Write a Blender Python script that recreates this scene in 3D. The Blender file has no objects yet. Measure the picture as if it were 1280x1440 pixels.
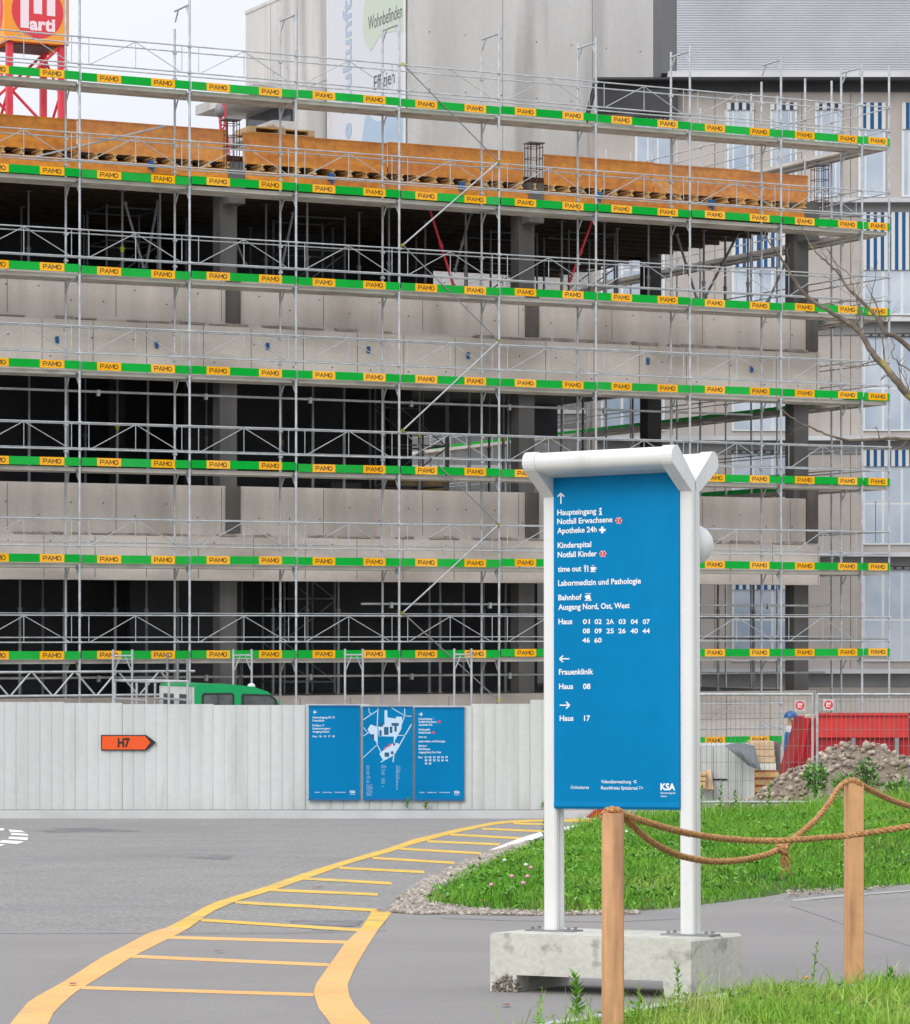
import bpy, math, random
import numpy as np
from mathutils import Vector, Matrix
random.seed(7); rng = np.random.default_rng(7)
R = math.radians
SC = bpy.context.scene
COL = SC.collection
F = 4500.0; CZ = 1.733; HX = 640.0; HY = 885.0     # lens in photo pixels, eye height, eye level row

# ------------------------------------------------------------------ materials
def lin(v):
    v = v / 255.0
    return v / 12.92 if v <= 0.04045 else ((v + 0.055) / 1.055) ** 2.4
def S(r, g, b, k=1.0): return (lin(r) * k, lin(g) * k, lin(b) * k, 1.0)
MATS = {}
def mat(name, c1, c2=None, scale=3.0, stretch=(1, 1, 1), ramp=(0.35, 0.65), rough=0.7, metal=0.0, bump=0.0, bscale=60.0,
        fine=0.0, fscale=80.0, c3=None, s3=0.3, r3=(0.5, 0.7), a3=0.6, st3=(1, 1, 1), island=0.0, objr=0.0, spec=0.5, trans=0.0, ior=1.45, detail=6.0):
    m = bpy.data.materials.new(name); m.use_nodes = True
    nt = m.node_tree; N = nt.nodes; L = nt.links
    b = N['Principled BSDF']
    b.inputs['Roughness'].default_value = rough; b.inputs['Metallic'].default_value = metal
    b.inputs['Specular IOR Level'].default_value = spec
    if trans: b.inputs['Transmission Weight'].default_value = trans; b.inputs['IOR'].default_value = ior
    geo = N.new('ShaderNodeNewGeometry')
    def noise(sc, st, det=detail):
        mp = N.new('ShaderNodeMapping'); mp.inputs['Scale'].default_value = st
        L.new(geo.outputs['Position'], mp.inputs['Vector'])
        n = N.new('ShaderNodeTexNoise'); n.inputs['Scale'].default_value = sc; n.inputs['Detail'].default_value = det
        L.new(mp.outputs['Vector'], n.inputs['Vector']); return n
    col = None
    if c2 is not None:
        n = noise(scale, stretch); rp = N.new('ShaderNodeValToRGB')
        rp.color_ramp.elements[0].position = ramp[0]; rp.color_ramp.elements[1].position = ramp[1]
        rp.color_ramp.elements[0].color = c1; rp.color_ramp.elements[1].color = c2
        L.new(n.outputs['Fac'], rp.inputs['Fac']); col = rp.outputs['Color']
    if c3 is not None:
        n = noise(s3, st3); mr = N.new('ShaderNodeMapRange'); mr.inputs['From Min'].default_value = r3[0]; mr.inputs['From Max'].default_value = r3[1]
        mr.inputs['To Max'].default_value = a3
        L.new(n.outputs['Fac'], mr.inputs['Value'])
        mx = N.new('ShaderNodeMix'); mx.data_type = 'RGBA'; L.new(mr.outputs['Result'], mx.inputs[0])
        if col is not None: L.new(col, mx.inputs[6])
        else: mx.inputs[6].default_value = c1
        mx.inputs[7].default_value = c3; col = mx.outputs[2]
    if objr:
        hs = N.new('ShaderNodeHueSaturation'); oi = N.new('ShaderNodeObjectInfo'); mr = N.new('ShaderNodeMapRange'); mr2 = N.new('ShaderNodeMapRange')
        if col is not None: L.new(col, hs.inputs['Color'])
        else: hs.inputs['Color'].default_value = c1
        L.new(oi.outputs['Random'], mr.inputs['Value']); mr.inputs['To Min'].default_value = 1 - objr; mr.inputs['To Max'].default_value = 1 + objr * .5; L.new(mr.outputs['Result'], hs.inputs['Value'])
        L.new(oi.outputs['Random'], mr2.inputs['Value']); mr2.inputs['To Min'].default_value = 1 + objr * .1; mr2.inputs['To Max'].default_value = 1 - objr * .9; L.new(mr2.outputs['Result'], hs.inputs['Saturation']); col = hs.outputs['Color']
    if fine or island:
        hs = N.new('ShaderNodeHueSaturation')
        if col is not None: L.new(col, hs.inputs['Color'])
        else: hs.inputs['Color'].default_value = c1
        mr = N.new('ShaderNodeMapRange')
        if island:
            L.new(geo.outputs['Random Per Island'], mr.inputs['Value']); a = island
        else:
            n = noise(fscale, (1, 1, 1), 3); L.new(n.outputs['Fac'], mr.inputs['Value']); a = fine
            mr.inputs['From Min'].default_value = 0.3; mr.inputs['From Max'].default_value = 0.7
        mr.inputs['To Min'].default_value = 1 - a; mr.inputs['To Max'].default_value = 1 + a
        L.new(mr.outputs['Result'], hs.inputs['Value']); col = hs.outputs['Color']
    if col is not None: L.new(col, b.inputs['Base Color'])
    else: b.inputs['Base Color'].default_value = c1
    if bump:
        n = noise(bscale, (1, 1, 1), 4); bp = N.new('ShaderNodeBump'); bp.inputs['Strength'].default_value = bump; bp.inputs['Distance'].default_value = 0.02
        L.new(n.outputs['Fac'], bp.inputs['Height']); L.new(bp.outputs['Normal'], b.inputs['Normal'])
    MATS[name] = m
    return m
# ------------------------------------------------------------------ mesh builder
ROOTM = {}
class MB:
    def __init__(s): s.v = []; s.f = []; s.m = []; s.sm = []
    def add(s, verts, faces, mi=0, smooth=False):
        o = len(s.v); s.v.extend([Vector(p) for p in verts])
        for f in faces: s.f.append([i + o for i in f]); s.m.append(mi); s.sm.append(smooth)
        return s
    def obox(s, c, ax, ay, az, h, mi=0):
        c = Vector(c); X = Vector(ax) * h[0]; Y = Vector(ay) * h[1]; Z = Vector(az) * h[2]
        vs = [c - X - Y - Z, c + X - Y - Z, c + X + Y - Z, c - X + Y - Z, c - X - Y + Z, c + X - Y + Z, c + X + Y + Z, c - X + Y + Z]
        return s.add(vs, [(0, 3, 2, 1), (4, 5, 6, 7), (0, 1, 5, 4), (1, 2, 6, 5), (2, 3, 7, 6), (3, 0, 4, 7)], mi)
    def box(s, a, b, mi=0):
        a = Vector(a); b = Vector(b); c = (a + b) / 2; h = [abs(x) / 2 for x in (b - a)]
        return s.obox(c, (1, 0, 0), (0, 1, 0), (0, 0, 1), h, mi)
    def bar(s, a, b, w, d=None, mi=0, up=(0, 0, 1)):
        a = Vector(a); b = Vector(b); z = (b - a); l = z.length; z.normalize()
        x = z.cross(Vector(up));
        if x.length < 1e-4: x = z.cross(Vector((0, 1, 0)))
        x.normalize(); y = z.cross(x)
        return s.obox((a + b) / 2, x, y, z, (w / 2, (d or w) / 2, l / 2), mi)
    def tube(s, pts, r, seg=8, mi=0, caps=True):
        pts = [Vector(p) for p in pts]; n = len(pts)
        rs = r if isinstance(r, (list, tuple)) else [r] * n
        t0 = (pts[1] - pts[0]).normalized(); ref = Vector((0, 0, 1)) if abs(t0.z) < 0.9 else Vector((0, 1, 0))
        u = t0.cross(ref).normalized(); vs = []; fs = []
        for i, p in enumerate(pts):
            t = (pts[min(i + 1, n - 1)] - pts[max(i - 1, 0)])
            if t.length < 1e-9: t = t0
            t.normalize(); u = (u - t * u.dot(t)); u = u.normalized() if u.length > 1e-6 else t.orthogonal().normalized()
            w = t.cross(u)
            for k in range(seg):
                a = 2 * math.pi * k / seg; vs.append(p + (u * math.cos(a) + w * math.sin(a)) * rs[i])
        for i in range(n - 1):
            for k in range(seg):
                k2 = (k + 1) % seg; fs.append((i * seg + k, i * seg + k2, (i + 1) * seg + k2, (i + 1) * seg + k))
        s.add(vs, fs, mi, True)
        if caps: s.add([vs[k] for k in range(seg)], [tuple(range(seg))[::-1]], mi); s.add([vs[(n - 1) * seg + k] for k in range(seg)], [tuple(range(seg))], mi)
        return s
    def prism(s, poly, O, U, V, W, mi=0, smooth=False):
        """poly (2D) in frame O + x U + y V, extruded by vector W"""
        O = Vector(O); U = Vector(U); V = Vector(V); W = Vector(W); n = len(poly)
        a = [O + U * p[0] + V * p[1] for p in poly]; b = [p + W for p in a]
        s.add(a + b, [tuple(range(n)), tuple(range(2 * n - 1, n - 1, -1))], mi)
        s.add(a + b, [(i, (i + 1) % n, (i + 1) % n + n, i + n) for i in range(n)], mi, smooth)
        return s
    def sphere(s, c, r, mi=0, seg=12, rings=8, sc=(1, 1, 1), half=False):
        c = Vector(c); vs = []; fs = []
        for i in range(rings + 1):
            th = math.pi * i / rings * (0.5 if half else 1)
            for k in range(seg):
                a = 2 * math.pi * k / seg
                vs.append(c + Vector((math.sin(th) * math.cos(a) * sc[0], math.sin(th) * math.sin(a) * sc[1], math.cos(th) * sc[2])) * r)
        for i in range(rings):
            for k in range(seg):
                k2 = (k + 1) % seg; fs.append((i * seg + k, (i + 1) * seg + k, (i + 1) * seg + k2, i * seg + k2))
        return s.add(vs, fs, mi, True)
    def text(s, string, O, U, V, x0, x1, base, cap, mi=0, bold=0.0, lift=0.0, W=None, width_fit=True):
        """flat lettering in frame O,U,V from x0 to x1 on baseline, with cap height"""
        vs, fs, w, xm = glyphs(string, bold)
        O = Vector(O); U = Vector(U); V = Vector(V); W = W or U.cross(V)
        k = cap / CAPH; kx = (x1 - x0) / w if width_fit else k
        return s.add([O + U * (x0 + (p[0] - xm) * kx) + V * (base + p[1] * k) + W * lift for p in vs], fs, mi)
    def build(s, name, mats, parent=None, local=False, base=True):
        me = bpy.data.meshes.new(name)
        vs = s.v; loc = Vector((0, 0, 0))
        if parent is not None:
            if not local:
                inv = ROOTM[parent].inverted(); vs = [inv @ p for p in vs]
        elif base:
            lo = Vector((min(p.x for p in vs), min(p.y for p in vs), min(p.z for p in vs))); hi = Vector((max(p.x for p in vs), max(p.y for p in vs), 0))
            loc = Vector(((lo.x + hi.x) / 2, (lo.y + hi.y) / 2, lo.z)); vs = [p - loc for p in vs]
        me.from_pydata([tuple(p) for p in vs], [], s.f)
        if not isinstance(mats, (list, tuple)): mats = [mats]
        for m in mats: me.materials.append(m)
        me.polygons.foreach_set('material_index', s.m); me.polygons.foreach_set('use_smooth', s.sm); me.update()
        o = bpy.data.objects.new(name, me); COL.objects.link(o); o.location = loc
        if parent is not None: o.parent = parent; ROOTM[o] = ROOTM[parent]
        else: ROOTM[o] = Matrix.Translation(loc)
        return o
_gc = {}
def glyphs(string, bold=0.0):
    key = (string, bold)
    if key in _gc: return _gc[key]
    cu = bpy.data.curves.new('lettering', 'FONT'); cu.body = string; cu.size = 1.0; cu.offset = bold; cu.resolution_u = 3; cu.fill_mode = 'FRONT'
    ob = bpy.data.objects.new('lettering', cu); COL.objects.link(ob); bpy.context.view_layer.update()
    me = bpy.data.meshes.new_from_object(ob.evaluated_get(bpy.context.evaluated_depsgraph_get()))
    vs = [tuple(v.co) for v in me.vertices]; fs = [tuple(p.vertices) for p in me.polygons]
    bpy.data.objects.remove(ob); bpy.data.meshes.remove(me); bpy.data.curves.remove(cu)
    xm = min(p[0] for p in vs); w = max(p[0] for p in vs) - xm
    _gc[key] = (vs, fs, w, xm); return _gc[key]
_h = glyphs('H'); CAPH = max(p[1] for p in _h[0])
def tag(o, label=None, cat=None, group=None, kind=None):
    if label: o['label'] = label
    if cat: o['category'] = cat
    if group: o['group'] = group
    if kind: o['kind'] = kind
    return o
def thing(name, label, cat, loc=(0, 0, 0), rot=None, group=None):
    o = bpy.data.objects.new(name, None); COL.objects.link(o)
    Mx = Matrix.Translation(Vector(loc)) @ (rot.to_4x4() if rot else Matrix.Identity(4))
    o.matrix_world = Mx; ROOTM[o] = Mx.copy(); o.empty_display_size = 0.2
    return tag(o, label, cat, group)
def copy_tree(o, parent=None, dloc=(0, 0, 0)):
    c = o.copy(); COL.objects.link(c)
    if parent is not None: c.parent = parent
    c.location = Vector(o.location) + Vector(dloc)
    for ch in list(o.children): copy_tree(ch, c)
    ROOTM[c] = Matrix.Translation(Vector(dloc)) @ ROOTM[o]
    return c
def numpy_mesh(name, verts, polys_verts, loop_counts, mats, smooth=False):
    me = bpy.data.meshes.new(name); nv = len(verts)
    me.vertices.add(nv); me.vertices.foreach_set('co', verts.astype(np.float32).ravel())
    me.loops.add(len(polys_verts)); me.loops.foreach_set('vertex_index', polys_verts.astype(np.int32))
    st = np.concatenate([[0], np.cumsum(loop_counts)[:-1]]).astype(np.int32)
    me.polygons.add(len(loop_counts)); me.polygons.foreach_set('loop_start', st)
    if smooth: me.polygons.foreach_set('use_smooth', np.ones(len(loop_counts), bool))
    for m in (mats if isinstance(mats, list) else [mats]): me.materials.append(m)
    me.update(calc_edges=True); me.validate()
    o = bpy.data.objects.new(name, me); COL.objects.link(o); ROOTM[o] = Matrix.Identity(4); return o
# ------------------------------------------------------------------ ground shape and photo measuring helpers
SLOPE = 0.0382
def gz(Y):
    if Y < 13.3: return 0.065
    if Y < 57.0: return -SLOPE * (Y - 15.0)
    return -1.65
def G(x, y, lift=0.0):           # point of the sloping road plane seen at a pixel of the photo
    Y = 5220.0 / (y - 1057.0); return Vector(((x - HX) * Y / F, Y, gz(Y) + lift))
def P(x, y, Y): return Vector(((x - HX) * Y / F, Y, CZ + (HY - y) * Y / F))
def ray_plane(x, y, O, n):
    d = Vector(((x - HX) / F, 1, (HY - y) / F)); C = Vector((0, 0, CZ)); t = (Vector(O) - C).dot(n) / d.dot(n); return C + d * t
def inpoly(px, py, poly):
    ins = np.zeros(len(px), bool); n = len(poly); j = n - 1
    for i in range(n):
        xi, yi = poly[i]; xj, yj = poly[j]
        c = ((yi > py) != (yj > py)) & (px < (xj - xi) * (py - yi) / (yj - yi + 1e-12) + xi); ins ^= c; j = i
    return ins
def polydist(px, py, pts):       # distance to an open polyline
    d = np.full(len(px), 1e9)
    for (x0, y0), (x1, y1) in zip(pts[:-1], pts[1:]):
        dx, dy = x1 - x0, y1 - y0; t = np.clip(((px - x0) * dx + (py - y0) * dy) / (dx * dx + dy * dy), 0, 1)
        d = np.minimum(d, np.hypot(px - x0 - t * dx, py - y0 - t * dy))
    return d
# ------------------------------------------------------------------ palette
steel = mat('galvanised steel', S(170, 175, 178), S(198, 202, 204), scale=6, rough=0.45, metal=0.35, fine=0.08, fscale=30, c3=S(120, 115, 108), s3=3, r3=(0.55, 0.8), a3=0.5)
steel_dull = mat('dull steel', S(128, 130, 132), S(150, 151, 152), scale=5, rough=0.6, metal=0.4, fine=0.1)
deckm = mat('scaffold deck', S(196, 190, 182), S(214, 208, 200), scale=2, rough=0.7, fine=0.06, stretch=(1, 1, 1), c3=S(120, 110, 100), s3=1.3, a3=0.4)
green = mat('green toe board', S(0, 166, 52, .92), S(0, 178, 60, .92), scale=1.2, rough=0.6, fine=0.06, fscale=20, c3=S(60, 176, 98), s3=0.7, r3=(0.6, 0.78), a3=0.4, spec=0.10, objr=.05)
yellow = mat('yellow plate', S(250, 176, 4, .96), S(252, 186, 14, .96), scale=2, rough=0.55, fine=0.08, fscale=25, c3=S(214, 168, 60), s3=3.5, r3=(0.58, 0.76), a3=0.4, objr=.05, spec=.15)
ink = mat('dark lettering', S(70, 52, 22), rough=0.6)
conc = mat('fair-faced concrete', S(226, 217, 208, .95), S(210, 202, 193, .95), scale=0.8, stretch=(1.6, 1.6, 0.25), ramp=(0.3, 0.7), rough=0.85, fine=0.04, fscale=14, bump=0.15, bscale=20, c3=S(164, 152, 141, .9), s3=0.42, r3=(0.46, 0.72), a3=0.75, st3=(.8, .8, 2.6))
conc_b = mat('board-marked concrete', S(222, 213, 204, .95), S(202, 194, 186, .95), scale=1.1, stretch=(2, 2, 0.18), ramp=(0.3, 0.7), rough=0.85, fine=0.04, fscale=14, bump=0.15, bscale=20, c3=S(160, 149, 140, .9), s3=0.5, r3=(0.5, 0.75), a3=0.6, st3=(2, 2, 0.5))
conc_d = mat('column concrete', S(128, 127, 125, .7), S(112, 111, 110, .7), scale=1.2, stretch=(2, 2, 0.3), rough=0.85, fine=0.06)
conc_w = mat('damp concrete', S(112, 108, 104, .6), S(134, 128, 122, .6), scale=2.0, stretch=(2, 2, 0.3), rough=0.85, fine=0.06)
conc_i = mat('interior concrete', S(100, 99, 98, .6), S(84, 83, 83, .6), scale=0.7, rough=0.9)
wall_shade = mat('black membrane', S(84, 84, 86, .85), S(60, 62, 67, .85), scale=0.8, rough=0.8)  # shade of the open storeys put into the inner wall colour
tower_c = mat('tower concrete', S(216, 214, 210, .94), S(196, 194, 190, .92), scale=0.5, stretch=(1.3, 1.3, 0.16), ramp=(0.3, 0.7), rough=0.9, fine=0.03, fscale=6, c3=S(132, 130, 127), s3=0.6, r3=(0.48, 0.72), a3=0.85, st3=(1.2, 1.2, 0.12))
joint = mat('concrete joint', S(120, 114, 108, .8), rough=0.9)
blockc = mat('precast concrete', S(232, 231, 218, .72), S(214, 214, 202, .72), scale=2.6, rough=0.85, fine=0.05, fscale=30, bump=0.25, bscale=35, c3=S(146, 145, 134, .68), s3=11, r3=(0.56, 0.68), a3=0.6)
aggregate = mat('broken aggregate', S(120, 114, 104, .7), S(176, 168, 154, .7), scale=40, ramp=(0.4, 0.6), rough=0.95, bump=0.8, bscale=60)
white = mat('white lacquer', S(242, 243, 240, .84), S(234, 235, 232, .84), scale=1.5, rough=0.3, fine=0.02, c3=S(196, 196, 186, .8), s3=3, r3=(0.54, 0.76), a3=0.45, st3=(3, 3, .35))
hoard = mat('white hoarding', S(230, 234, 231, .75), S(219, 224, 221, .75), scale=0.7, stretch=(2.2, 2.2, 0.25), rough=0.5, fine=0.03, fscale=8, c3=S(186, 191, 178, .75), s3=1.3, r3=(0.5, 0.72), a3=0.6, st3=(2, 2, 0.3), objr=.05)
blue = mat('blue panel', S(0, 134, 192, .76), S(0, 139, 198, .78), scale=1.6, stretch=(1, 1, .3), rough=0.42, fine=0.03, fscale=9, c3=S(26, 150, 206, .8), s3=2.2, r3=(0.52, 0.8), a3=0.45, st3=(1.5, 1.5, .25), spec=0.08)
blue2 = mat('blue board', S(0, 132, 192, .74), S(2, 138, 198, .76), scale=1.5, rough=0.45, fine=0.03, spec=0.08)
paper = mat('white lettering', S(246, 248, 250, .9), rough=0.5)
pale_blue = mat('map pale blue', S(196, 222, 242, .9), rough=0.5)
map_dark = mat('map dark', S(16, 84, 122), rough=0.5)
redink = mat('red emblem', S(224, 60, 70), rough=0.5)
pinkw = mat('emblem white', S(248, 226, 230), rough=0.5)
orange_sign = mat('orange reflective', S(244, 86, 6, .85), S(248, 92, 8, .85), scale=4, rough=0.45)
black = mat('black rubber', S(24, 24, 25), S(34, 34, 35), scale=5, rough=0.6)
ply = mat('orange formwork ply', S(248, 166, 52, .96), S(228, 136, 42, .94), scale=1.3, stretch=(.7, .7, 4.5), ramp=(0.3, 0.7), rough=0.5, fine=0.16, fscale=7, c3=S(196, 118, 66, .9), s3=0.5, r3=(0.48, 0.7), a3=0.75, st3=(1, 1, 2.0), objr=.10)
timber = mat('timber beam', S(236, 200, 138, .9), S(208, 164, 98, .9), scale=3, stretch=(1, 1, 1), rough=0.7, fine=0.1)
slabply = mat('slab ply', S(78, 62, 52, .6), S(54, 45, 39, .6), scale=1.1, rough=0.8, fine=0.1)
rust = mat('rusty rebar', S(120, 76, 56, .8), S(88, 62, 52, .8), scale=9, rough=0.9)
pine = mat('pale timber', S(236, 208, 170, .8), S(214, 180, 140, .8), scale=5, rough=0.7, fine=0.08)
crane_red = mat('crane red', S(232, 62, 78), S(212, 50, 66), scale=2, rough=0.45, fine=0.05)
crane_or = mat('crane board orange', S(248, 166, 60), S(244, 158, 52), scale=1, rough=0.5)
crane_dk = mat('board back', S(96, 76, 74), rough=0.7)
skip_red = mat('skip red', S(200, 24, 34, .8), S(176, 18, 28, .8), scale=1.4, rough=0.5, fine=0.07, fscale=14, c3=S(150, 52, 48, .8), s3=2, r3=(0.58, 0.75), a3=0.6)
skip_lt = mat('skip light red', S(222, 58, 52, .85), S(206, 46, 44, .85), scale=1.6, rough=0.55, fine=0.07, c3=S(190, 80, 70, .85), s3=2.2, r3=(0.55, 0.75), a3=0.6)
van_green = mat('van green', S(0, 168, 96), S(2, 160, 90), scale=1, rough=0.28, fine=0.02)
glass_d = mat('vehicle glass', S(120, 130, 132, .35), S(170, 178, 180, .35), scale=2.4, rough=0.08, spec=0.8)
rubber_seal = mat('window seal', S(40, 46, 46), rough=0.6)
wallb = mat('taupe wall panel', S(196, 188, 181, .86), S(183, 175, 168, .86), scale=0.6, rough=0.85, fine=0.03, fscale=5, c3=S(170, 160, 152, .86), s3=0.5, a3=0.4)
ledge = mat('white ledge', S(224, 226, 228, .8), S(206, 208, 211, .8), scale=1, rough=0.6)
greyband = mat('grey spandrel', S(150, 150, 150, .8), S(134, 134, 135, .8), scale=0.8, rough=0.7)
darkroof = mat('dark eaves', S(70, 70, 72, .8), S(54, 54, 57, .8), scale=0.8, rough=0.7)
winframe = mat('window frame white', S(232, 236, 238, .8), rough=0.4)
winglass = mat('window glass', S(164, 184, 206, .7), S(214, 224, 234, .8), scale=0.6, ramp=(0.3, 0.7), rough=0.06, spec=0.9)
glassdark = mat('dark glass', S(40, 46, 52), S(66, 74, 82), scale=0.7, rough=0.08)
blind_b = mat('blue awning stripe', S(18, 92, 150, .72), rough=0.8)
blind_w = mat('white awning stripe', S(226, 226, 222, .82), rough=0.8)
blind_n = mat('navy awning', S(40, 58, 92), rough=0.8)
clad = mat('corrugated metal', S(222, 225, 228, .95), S(212, 215, 218, .95), scale=0.6, rough=0.4, metal=0.35, fine=0.02)
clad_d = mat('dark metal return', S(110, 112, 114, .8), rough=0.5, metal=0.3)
asphalt = mat('old asphalt', S(171, 168, 164, .67), S(164, 161, 157, .67), scale=1.1, rough=0.92, fine=0.36, fscale=30, bump=0.5, bscale=110, c3=S(136, 134, 135, .65), s3=0.22, r3=(0.52, 0.72), a3=0.5, st3=(1, .5, 1))
tarmac = mat('newer asphalt', S(171, 167, 163, .64), S(164, 160, 156, .64), scale=0.8, rough=0.9, fine=0.13, fscale=70, bump=0.25, bscale=160, c3=S(146, 143, 143, .63), s3=0.5, r3=(0.54, 0.74), a3=0.45, st3=(1, .5, 1))
kerbm = mat('kerb concrete', S(218, 219, 219, .80), S(204, 205, 205, .80), scale=1.5, rough=0.85, fine=0.05)
dirt = mat('site dirt', S(186, 180, 170, .8), S(164, 157, 147, .8), scale=1.3, rough=0.95, fine=0.1, bump=0.5, bscale=15)
soil = mat('lawn soil', S(70, 104, 38, .6), S(98, 112, 56, .6), scale=3, rough=1.0, fine=0.1)
soil_n = mat('verge soil', S(92, 108, 44, .55), S(110, 112, 60, .55), scale=6, rough=1.0, fine=0.1)
roadyel = mat('yellow road paint', S(250, 208, 84, .76), S(246, 198, 72, .76), scale=1.2, rough=0.7, fine=0.08, fscale=50, c3=S(190, 172, 118, .72), s3=5, r3=(0.5, 0.68), a3=0.7)
roador = mat('orange road paint', S(253, 196, 116, .8), S(250, 186, 104, .8), scale=1.2, rough=0.7, fine=0.07, fscale=50, c3=S(204, 176, 138, .75), s3=6, r3=(0.53, 0.7), a3=0.6)
roadwh = mat('white road paint', S(250, 250, 248, .92), S(242, 242, 240, .92), scale=2, rough=0.7, fine=0.06)
stone = mat('gravel stone', S(208, 197, 184, .72), S(166, 155, 143, .72), scale=9, rough=0.9, island=0.35)
rubbles = mat('rubble stone', S(212, 196, 178, .74), S(170, 154, 136, .74), scale=4, rough=0.95, island=0.4)
rubbled = mat('rubble dirt', S(184, 166, 146, .66), S(150, 134, 118, .66), scale=3, rough=0.95, bump=0.8, bscale=9, fine=0.12)
grassm = mat('lawn grass', S(124, 178, 52, .9), S(84, 150, 36, .86), scale=0.8, rough=0.6, island=0.4, c3=S(170, 186, 94, .85), s3=1.1, r3=(0.5, 0.72), a3=0.55, spec=0.25)
grassn = mat('verge grass', S(164, 206, 76, .78), S(132, 186, 58, .78), scale=2.0, rough=0.6, island=0.35, c3=S(200, 198, 128, .85), s3=3, r3=(0.48, 0.7), a3=0.75, spec=0.3)
leafm = mat('weed leaf', S(132, 186, 66, .72), S(98, 160, 48, .72), scale=6, rough=0.6, island=0.25, spec=0.3)
bushm = mat('bush leaf', S(128, 172, 92, .88), S(96, 148, 72, .88), scale=2, rough=0.6, island=0.35, spec=0.3)
post_w = mat('timber post', S(234, 182, 134, .9), S(214, 158, 110, .9), scale=2.5, stretch=(9, 9, 0.35), ramp=(0.3, 0.7), rough=0.8, fine=0.06, fscale=20, c3=S(150, 118, 96, .75), s3=2.6, r3=(0.52, 0.7), a3=0.65, st3=(5, 5, 0.5))
ropem = mat('coir rope', S(226, 174, 118, .92), S(188, 134, 82, .9), scale=55, ramp=(0.35, 0.65), rough=0.95, bump=0.9, bscale=120)
bark = mat('lichen bark', S(152, 138, 122, .7), S(112, 101, 90, .7), scale=9, rough=0.95, bump=0.5, bscale=30, c3=S(196, 184, 84, .8), s3=6, r3=(0.58, 0.7), a3=0.7)
tarpm = mat('grey tarpaulin', S(126, 136, 140, .7), S(104, 114, 119, .7), scale=1.3, rough=0.45, bump=0.4, bscale=6)
skin = mat('skin', S(206, 160, 134, .8), rough=0.6)
vestb = mat('blue workwear', S(20, 136, 202, .75), S(14, 122, 190, .75), scale=4, rough=0.8)
vestw = mat('white shirt', S(222, 226, 228, .8), rough=0.8)
trous = mat('dark trousers', S(60, 64, 74), S(48, 52, 60), scale=4, rough=0.85)
helm = mat('blue helmet', S(10, 104, 176, .7), rough=0.3)
ban_w = mat('banner white', S(224, 226, 232, .84), rough=0.6)
ban_g = mat('banner green', S(206, 220, 202, .84), rough=0.6)
ban_b = mat('banner blue', S(178, 202, 222, .84), rough=0.6)
ban_t = mat('banner lettering', S(182, 200, 220, .84), rough=0.6)
ban_k = mat('banner small lettering', S(70, 82, 84), rough=0.6)
pinkf = mat('clover pink', S(226, 150, 178), rough=0.7)
whitef = mat('clover white', S(240, 240, 226, .85), rough=0.7)
bearer = mat('dark bearer', S(96, 76, 54, .6), S(70, 56, 42, .6), scale=3, rough=0.8)
mortar = mat('mortar residue', S(186, 176, 166, .85), S(150, 141, 132, .8), scale=4, rough=0.95)
edgem = mat('edging stone', S(200, 199, 196, .68), S(182, 181, 178, .68), scale=2, rough=.85)
damp = mat('damp asphalt', S(136, 134, 135, .48), S(158, 155, 156, .60), scale=3.5, rough=0.7, fine=0.25, fscale=40)
tar = mat('tar joint', S(140, 138, 138, .55), S(158, 155, 155, .62), scale=9, rough=0.8)
lime = mat('lime coupler', S(206, 206, 60, .8), rough=0.5)
deadleaf = mat('fallen leaf', S(150, 84, 52), S(110, 70, 50), scale=20, rough=0.8)
pclay = mat('poppy orange', S(240, 170, 40), rough=0.6)
EXPOSURE = 0.9; CLOUD = 7.0
# ================================================================== camera, light, sky
cam = bpy.data.cameras.new('camera'); co = bpy.data.objects.new('camera', cam); COL.objects.link(co)
co.location = (0, 0, CZ); co.rotation_euler = (R(90), 0, 0)
cam.sensor_fit = 'HORIZONTAL'; cam.sensor_width = 36; cam.lens = 36 * F / 1280; cam.shift_y = (HY - 720) / 1280
cam.clip_start = 0.5; cam.clip_end = 2000; SC.camera = co
SUN = Vector((-0.38, -0.74, 0.55)).normalized()
w = bpy.data.worlds.new('World'); SC.world = w; w.use_nodes = True
nt = w.node_tree; bg = nt.nodes['Background']
sky = nt.nodes.new('ShaderNodeTexSky'); sky.sky_type = 'NISHITA'; sky.sun_disc = False
sky.sun_elevation = math.asin(SUN.z); sky.sun_rotation = math.atan2(SUN.x, SUN.y); sky.air_density = 1.0; sky.dust_density = 6.0; sky.ozone_density = 1.0
hs = nt.nodes.new('ShaderNodeHueSaturation'); hs.inputs['Saturation'].default_value = 0.22
nt.links.new(sky.outputs['Color'], hs.inputs['Color'])
# closed cloud layer over the clear-sky model: soft brighter and duller banks
tcd = nt.nodes.new('ShaderNodeTexCoord'); cn = nt.nodes.new('ShaderNodeTexNoise'); cn.inputs['Scale'].default_value = 2.2; cn.inputs['Detail'].default_value = 5
crp = nt.nodes.new('ShaderNodeValToRGB'); crp.color_ramp.elements[0].position = .35; crp.color_ramp.elements[1].position = .65
crp.color_ramp.elements[0].color = (.82, .85, .94, 1); crp.color_ramp.elements[1].color = (.91, .93, .99, 1)
scl = nt.nodes.new('ShaderNodeVectorMath'); scl.operation = 'SCALE'
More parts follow.
